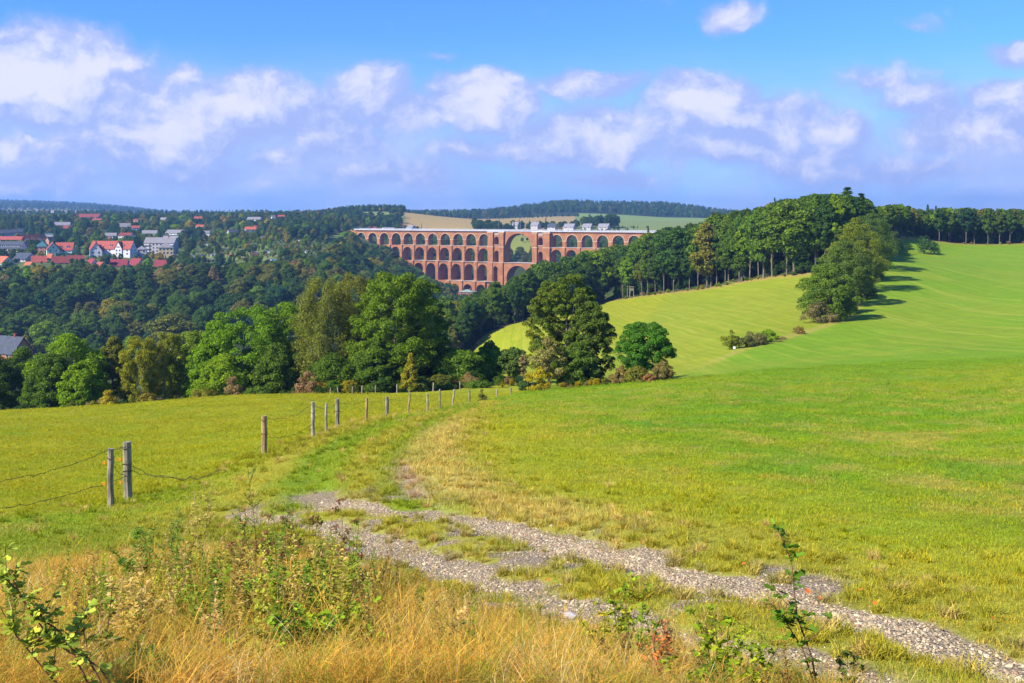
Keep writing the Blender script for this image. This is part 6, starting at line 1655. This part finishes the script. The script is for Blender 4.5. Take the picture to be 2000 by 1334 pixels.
def weed(name, label, px, Y, ytop, seed, stems, leaf_n, leaf_s, kind, col, stem_m, lean=0.0, spread=.12, twigs=0, flower=None, cat='plant', group=None, path=None, droop=.1, lstart=.1, fl_col=None, thick=.004, upleaf=.35):
    rs = np.random.RandomState(seed); r_ = random.Random(seed)
    x, y = PXY(px, Y); z = H1(x, y)
    o = empty(name, (x, y, z)); tag(o, label, cat, group)
    top = -(ytop-HY)/F*Y-z; top = max(top, .1)
    mb = MB(); C = []; T = []; tips = []
    for k in range(stems):
        hh = top*(1 if k == 0 else r_.uniform(.6, .97)); a = r_.uniform(0, 6.28); sp = spread*r_.uniform(.3, 1)*(k > 0)
        if path and k < len(path):
            pts = [Vector(((p[0]-px)/F*Y, r_.uniform(-.03, .03), -(p[1]-HY)/F*Y-z)) for p in path[k]]
        else:
            ex, ey = lean*hh+cos(a)*sp, sin(a)*sp
            pts = [Vector((ex*q**1.5+r_.uniform(-1, 1)*.012, ey*q**1.5+r_.uniform(-1, 1)*.012, hh*q-.03*(q == 0))) for q in (0, .2, .4, .6, .8, 1)]
        mb.tube([tuple(p) for p in pts], [thick*(1-.75*i/(len(pts)-1)) for i in range(len(pts))], n=5)
        paths = [(pts, 1.0)]
        for t in range(twigs):
            q = r_.uniform(.3, .92); i = min(int(q*(len(pts)-1)), len(pts)-2); f = q*(len(pts)-1)-i; s0 = pts[i].lerp(pts[i+1], f)
            b = r_.uniform(0, 6.28); ln = top*r_.uniform(.10, .28)*(1.15-q*.7)
            e = s0+Vector((cos(b)*ln*.7, sin(b)*ln*.7, ln*r_.uniform(.4, 1.0))); m_ = (s0+e)/2+Vector((0, 0, -ln*.06))
            mb.tube([tuple(s0), tuple(m_), tuple(e)], [thick*.5, thick*.4, thick*.2], n=4); paths.append(([s0, m_, e], .35)); tips.append(e)
        tips.append(pts[-1])
        for ps, wgt in paths:
            m_ = max(int(leaf_n*wgt/(1+twigs*.35)/max(stems*.6, 1)), 2)
            for _ in range(m_):
                q = lstart+(1-lstart)*r_.random(); q = min(q, .999)
                i = min(int(q*(len(ps)-1)), len(ps)-2); f = q*(len(ps)-1)-i; C.append(tuple(ps[i].lerp(ps[i+1], f))); b = r_.uniform(0, 6.28)
                T.append((cos(b), sin(b), r_.uniform(-.3, upleaf*2)))
    mb.build('stem', M[stem_m], o)
    if C:
        C = np.array(C); T = unit(np.array(T)); Nn = np.array([0, 0, 1.0])+rs.randn(len(C), 3)*.45
        V, Ft = leaf_mesh_np(rs, C, Nn, T, leaf_s, kind)
        me = np_mesh('leaves', V, None, Ft, mats=[M['foliage']]); l = mobj('leaves', me, o); l.color = (*col, 1)
    if flower:
        V_ = []; 
        for tp in tips:
            if r_.random() > .85: continue
            mf = MB()
            for _ in range(flower):
                a = r_.uniform(0, 6.28); rr = .035*math.sqrt(r_.random()); c0 = tp+Vector((cos(a)*rr, sin(a)*rr, r_.uniform(-.004, .01)))
                mf.tube([tuple(c0-Vector((0, 0, .004))), tuple(c0+Vector((0, 0, .004)))], .0065, n=5)
                mf.tube([tuple(tp-Vector((0, 0, .035))), tuple(c0)], .0013, n=3, cap=False)
            mf.build('flower_head', fl_col or M['flower_brown'], o)
    return o
GL_ = (.17, .26, .012); GD_ = (.075, .14, .02); GY_ = (.24, .25, .02); GB_ = (.15, .30, .012)
tansy = [(668, 8.6, 978), (690, 8.3, 1003), (600, 9.2, 988), (575, 8.6, 1012), (548, 9.4, 1000), (520, 8.8, 1008), (500, 8.2, 1040), (640, 7.9, 1062), (440, 8.0, 1048), (470, 9.0, 1020)]
for i, (px, Y, yt) in enumerate(tansy):
    weed('tansy_plant', 'withered tansy stem with flat rusty brown flower heads in the foreground left of the gravel', px, Y, yt, 30+i, 2, 110, .034, 'lance', (.13, .20, .025) if i % 2 else (.20, .22, .03), 'stem_brown', lean=rf_.uniform(-.1, .15), twigs=4, flower=9, cat='weed', group='withered tansy plants', thick=.005)
for i, (px, Y, yt, lab, st, col) in enumerate([
    (502, 9.6, 903, 'very tall thin dark stalk, highest weed left of the gravel patch', 'stem_brown', GD_), (392, 10.4, 930, 'tall pale feathery stalk near the middle of the left foreground', 'straw_stem', (.20, .19, .04)),
    (288, 9.6, 1005, 'tall dark green leafy stalk below the thick fence post', 'stem_green', (.05, .12, .015)), (262, 9.2, 1030, 'bushy dark green weed left of the tall dark stalk', 'stem_green', (.05, .13, .015)),
    (552, 10.2, 955, 'tall thin green stalk just left of the gravel patch', 'stem_green', GD_), (340, 9.9, 990, 'upright greenish stalk between the fence post and the pale feathery stalk', 'stem_green', GD_),
    (430, 7.0, 1095, 'reddish brown leafy stalk in the centre of the left weeds', 'stem_brown', (.16, .17, .02)), (365, 7.4, 1075, 'brown stalk with sparse green leaves left of the reddish one', 'stem_brown', (.16, .20, .02)),
    (480, 6.4, 1120, 'densely leaved green weed amid the dry grass', 'stem_brown', (.11, .20, .015)), (395, 6.0, 1150, 'green twiggy weed with yellowish leaves, lower left', 'stem_brown', (.17, .22, .02)),
    (210, 5.6, 1130, 'thin reddish stalk rising from the straw at the lower left', 'stem_brown', (.14, .2, .02)), (168, 6.8, 1120, 'slender bare brown stalk with few leaves, lower left', 'stem_brown', (.14, .2, .02)),
    (705, 6.8, 1105, 'dark branched stalk beside the near rut', 'stem_brown', (.12, .14, .02)), (682, 7.3, 1060, 'twiggy stalk at the left end of the near rut', 'stem_brown', (.14, .22, .02)),
    (1300, 4.6, 1205, 'thin red stalk standing in the dry grass right of the centre', 'stem_brown', (.25, .1, .03)), (1280, 4.2, 1240, 'short rust coloured stalk in the grass right of the centre', 'stem_brown', (.25, .1, .03))]):
    weed('tall_weed', lab, px, Y, yt, 60+i, 2 if i < 2 else (4 if i < 14 else 2), (240 if i < 14 else 40) if i not in (3, 8) else 600, .032, 'lance', tuple(v*1.9 for v in col), st, lean=rf_.uniform(-.08, .1), twigs=14, cat='weed', thick=.0055, spread=.22)
for i, (px, Y, yt, ns, ln, ls, lab, col) in enumerate([
    (580, 4.15, 1195, 3, 75, .030, 'bright lime green leafy plant at the bottom left of the centre', (.17,.27,.02)), (622, 4.6, 1215, 4, 120, .034, 'bright green plant right of the lime green one', GL_),
    (450, 4.3, 1275, 3, 60, .036, 'low leafy shoot at the bottom edge, left part', GL_), (655, 5.0, 1185, 4, 100, .03, 'yellow green bush of leaves over the straw', GL_),
    (540, 5.6, 1140, 4, 140, .028, 'green leafy weed cluster above the lime green plant', GL_), (600, 6.2, 1120, 4, 120, .026, 'green weed cluster beside the dark branched stalk', (.12, .22, .015)),
    (1215, 5.6, 1140, 4, 120, .03, 'small leafy bramble shoot at the lower edge of the gravel', GL_), (1250, 5.0, 1185, 4, 110, .03, 'leafy green shoot just right of the bramble shoot', (.13, .2, .015)),
    (1185, 4.6, 1180, 3, 80, .028, 'yellowing leafy shoot left of the bramble shoot', GY_), (1400, 4.4, 1185, 3, 80, .036, 'leafy hawthorn shoot with lobed leaves, left of the tall sapling', GL_),
    (1440, 4.2, 1240, 3, 70, .036, 'short lobed leaved shoot between hawthorn shoot and tall sapling', GL_), (1655, 4.6, 1285, 2, 22, .036, 'tiny dark leaved shoot at the bottom right', (.05, .11, .02)),
    (1350, 4.1, 1290, 3, 60, .032, 'low green shoot at the bottom edge right of the centre', GL_), (720, 4.4, 1225, 3, 60, .03, 'small green weed in the straw at the bottom centre', GL_),
    (1060, 4.1, 1280, 3, 50, .028, 'small green sprout in the straw at the bottom middle', (.10, .2, .02)), (30, 4.6, 1255, 3, 70, .034, 'green leafy clump at the bottom left corner', GL_),
    (270, 4.0, 1270, 3, 60, .034, 'leafy green shoot at the bottom left', (.10, .2, .02))]):
    weed('leafy_shoot', lab, px, Y, yt-22, 100+i, ns+2, int(ln*(1.9 if px < 1000 else 1.2)), ls*(1.0 if px < 1000 else .85), 'lobed', tuple(v*1.15 for v in col), 'stem_green', lean=rf_.uniform(-.08, .1), twigs=5, cat='plant', thick=.0035, spread=.22)
weed('hawthorn_sapling', 'tall thin sapling with dark lobed leaves at the lower right, tip bent to the left', 1597, 4.5, 1020, 200, 2, 60, .040, 'lobed', (.10, .20, .015), 'stem_brown', twigs=4, cat='sapling', thick=.0048,
     path=[[(1597, 1345), (1583, 1280), (1560, 1210), (1549, 1150), (1543, 1100), (1532, 1060), (1510, 1020)], [(1590, 1340), (1570, 1270), (1535, 1215), (1500, 1170)]])
weed('hawthorn_sapling', 'arching hawthorn branches with bright leaves at the left edge of the foreground', 130, 3.3, 1075, 201, 4, 190, .030, 'lobed', (.30, .40, .05), 'stem_brown', twigs=5, cat='sapling', thick=.0042,
     path=[[(215, 1400), (150, 1280), (85, 1240), (40, 1170), (12, 1105), (6, 1070)], [(240, 1400), (170, 1290), (100, 1230), (60, 1200), (20, 1150), (-10, 1100)], [(200, 1400), (100, 1330), (30, 1240), (-10, 1190)], [(250, 1400), (200, 1300), (120, 1260), (60, 1245)]])
weed('hawthorn_sapling', 'bare thorny dark stem with few leaves left of the centre foreground', 210, 3.9, 1150, 202, 2, 40, .034, 'lobed', (.12, .2, .02), 'stem_brown', twigs=8, cat='sapling', thick=.005,
     path=[[(222, 1380), (205, 1300), (208, 1230), (214, 1150)], [(222, 1380), (180, 1300), (165, 1240), (150, 1200)]])

# ------------------------------------------------------------------ air
zt = 130.0
mb = MB(); mb.box(-5600, 5600, -30, 7900, -330, zt)
m, n = mat('air'); pv_ = n.n('ShaderNodeVolumePrincipled'); pv_.inputs['Color'].default_value = (.30, .56, 1.0, 1); pv_.inputs['Density'].default_value = 0.00012; pv_.inputs['Anisotropy'].default_value = 0.25
o_ = n.n('ShaderNodeOutputMaterial'); n.t.links.new(pv_.outputs[0], o_.inputs['Volume'])
hz = mb.build('haze', m); tag(hz, 'thin blue air haze over the valley', 'haze', kind='stuff')
sc.cycles.volume_step_rate = 5.0; sc.cycles.volume_max_steps = 32
print('things', len([o for o in COL.objects if o.parent is None]), 'objects', len(COL.objects), 'mass', len(mass), 'village', len(vil), 'far', len(far), 'slope/forest list', len(thing_trees), 'quota', QUOTA)
